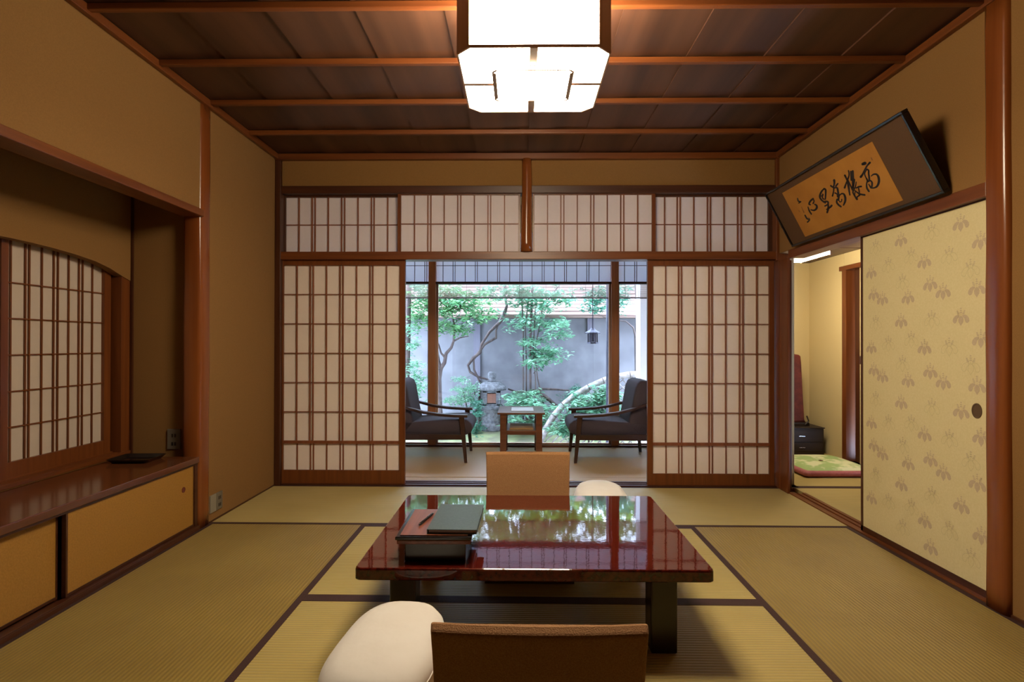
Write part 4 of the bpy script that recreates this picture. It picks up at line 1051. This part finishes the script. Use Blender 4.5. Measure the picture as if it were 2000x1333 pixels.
# trees behind the garden wall
def far_tree(label, x, y, h, r, lm, seed):
    rnd = random.Random(seed); t = thing('background_tree', label, 'tree', (x, y, -.36), 0, 'trees beyond the garden wall')
    MB().tube([(0, 0, 0), (.05, 0, h * .5), (-.03, .05, h * .8)], [.09, .07, .04], 8).build('trunk', M['bark'], t, 0, True)
    mb = MB(); mb.flat = True
    for _ in range(380):
        q = Vector((rnd.gauss(0, .5), rnd.gauss(0, .45), rnd.gauss(0, .5))); leaves(mb, (q.x * r, q.y * r * .6, h * .70 + max(-1.3, min(1.0, q.z)) * r * .75), (.22, .2, .14), 14, .19, rnd)
    mb.build('foliage', M[lm], t)
far_tree('yellow green tree glimpsed above the wall roof at the middle', .3, 10.2, 3.8, 1.35, 'leafC', 31)
far_tree('dark green tree glimpsed above the wall roof on the left side', -2.6, 10.3, 3.8, 1.35, 'leafA', 32)
far_tree('green tree glimpsed above the wall roof on the right side', 3.2, 10.3, 3.8, 1.35, 'leafA', 33)

# fallen branch
fb = MB(); fb.tube(P3([(1037, 766), (1060, 760), (1085, 761), (1112, 763)], 8.1), [.02, .018, .016, .01], 7); fb.tube(P3([(1040, 762), (1065, 775), (1090, 796), (1100, 830)], 8.1), [.02, .03, .025, .03], 7)
fb.tube(P3([(992, 760), (1006, 765), (1024, 767), (1040, 764)], 8.1), [.012, .014, .014, .018], 7)
tag(fb.build('crooked_branch', M['bark'], None, 0, True), 'dark crooked branch stretching low behind the side table', 'branch')

# stone lantern
slt = on(961, 700, 1, 8.0)
ln = thing('stone_lantern', 'old grey stone lantern with a mushroom roof behind the side table', 'stone lantern', (slt.x, 8.0, -.20))
def lathe(pr, n=20, sx=1, sy=1): return [[(r * sx * math.cos(2 * PI * k / n), r * sy * math.sin(2 * PI * k / n), z) for k in range(n)] for r, z in pr]
zz = lambda py: on(961, py, 1, 8.0).z + .20
MB().loft(lathe([(.16, 0), (.150, .08), (.138, .2), (.142, zz(803)), (.150, zz(800))])).build('pedestal', M['stone'], ln, 0, True)
MB().loft(lathe([(.14, zz(801)), (.168, zz(798)), (.172, zz(794)), (.150, zz(791))])).build('platform', M['stone'], ln, 0, True)
a = MB()
for sx in (-1, 1):
    for sy in (-1, 1): a.box(sx * .095 - .030, sx * .095 + .030, sy * .095 - .030, sy * .095 + .030, zz(791), zz(763))
a.box(-.125, .125, -.125, .125, zz(791), zz(788)); a.box(-.125, .125, -.125, .125, zz(766.5), zz(763)); a.box(-.08, .08, -.02, .02, zz(788), zz(766.5))
a.build('fire_box', M['stone'], ln, .004)
a = MB(); a.box(-.062, .062, -.118, -.110, zz(786), zz(768)); a.build('window_lattice', M['tablewood'], ln)
MB().loft(lathe([(.10, zz(764)), (.205, zz(762)), (.215, zz(758)), (.185, zz(752)), (.125, zz(747)), (.06, zz(745))])).build('roof', M['stone'], ln, 0, True)
MB().loft(lathe([(.05, zz(746)), (.075, zz(744)), (.045, zz(741.5)), (.056, zz(739)), (.060, zz(734)), (.055, zz(729)), (.036, zz(726.5)), (.01, zz(726))])).build('finial', M['stone'], ln, 0, True)

# hanging iron lantern
hp0 = on(1157.5, 672, 1, 6.62)
hl = thing('hanging_lantern', 'small dark iron lantern hanging on a chain in the garden view', 'lantern', tuple(hp0))
zr = lambda py: on(1157.5, py, 1, 6.62).z - hp0.z
MB().loft(lathe([(.020, zr(641)), (.040, zr(645)), (.092, zr(650)), (.092, zr(652)), (.05, zr(652))], 6)).build('roof', M['iron'], hl)
a = MB()
for k in range(6):
    q = 2 * PI * k / 6; a.box(.054 * math.cos(q) - .007, .054 * math.cos(q) + .007, .054 * math.sin(q) - .007, .054 * math.sin(q) + .007, zr(669), zr(651))
a.loft(lathe([(.066, zr(672)), (.066, zr(669)), (.03, zr(669))], 6)); a.build('cage', M['iron'], hl)
MB().tube([(0, 0, zr(668)), (0, 0, zr(651))], .028, 8).build('inner_vessel', M['iron'], hl)
a = MB(); 
z_ = zr(641); 
while z_ < 2.520 - hp0.z:
    z_ = min(z_, 2.52 - hp0.z); a.box(-.006, .006, -.002, .002, z_, z_ + .018); a.box(-.002, .002, -.006, .006, z_ + .012, z_ + .030); z_ += .024
a.build('chain', M['iron'], hl)

# dark drain pole and bright pier
p = on(1188, 700, 1, 6.75)
tag(MB().tube([(p.x, 6.75, -.36), (p.x, 6.75, 2.46)], .027, 12).build('drain_pipe', M['iron'], None, 0, True), 'dark blue grey downpipe just left of the right window post', 'pipe')
p0, p1 = on(1246, 700, 1, 6.5), on(1290, 700, 1, 6.5)
struct(bx('wall_pier', p0.x, p1.x, 6.40, 6.62, -.36, 2.46, M['whitepost'], None, .01), 'bright white pier at the right edge of the garden view', 'pier')

# curved brushwood fence
fc = thing('curved_fence', 'curved brushwood roll fence with bamboo lattice below it', 'fence', (0, 0, 0))
cv = P3([(1052, 872), (1066, 838), (1082, 812), (1100, 791), (1122, 773), (1150, 757), (1178, 744), (1205, 736), (1230, 732), (1262, 731)], 7.3)
MB().tube(cv, [.041] * 10, 12).build('top_roll', M['bamboo'], fc, 0, True)
for k in range(2, 9):
    a = MB(); c0 = cv[k]; d = (cv[min(k + 1, 9)] - cv[k - 1]).normalized()
    a.tube([c0 - d * .006, c0 + d * .006], .0435, 12)
    a.build('binding', M['bark'], fc, 0, True)
def top_at(x):
    for q0, q1 in zip(cv[:-1], cv[1:]):
        if q0.x <= x <= q1.x: return q0.z + (q1.z - q0.z) * (x - q0.x) / (q1.x - q0.x)
    return None
a = MB(); x = cv[0].x + .02
xe = cv[-1].x
for s_ in (-1, 1):
    for k in range(-4, 26):
        xs_ = cv[0].x + k * .10; seg = []
        for i in range(40):
            xx = xs_ + s_ * i * .03 + (0 if s_ > 0 else 1.3); z2 = -.30 + i * .03
            if cv[0].x < xx < xe:
                tz = top_at(xx)
                if tz is not None and z2 < tz - .03: seg.append((xx, 7.3 + s_ * .012, z2))
        if len(seg) > 1: a.tube([seg[0], seg[-1]], .009, 6)
a.build('lattice', M['bamboo'], fc, 0, True)
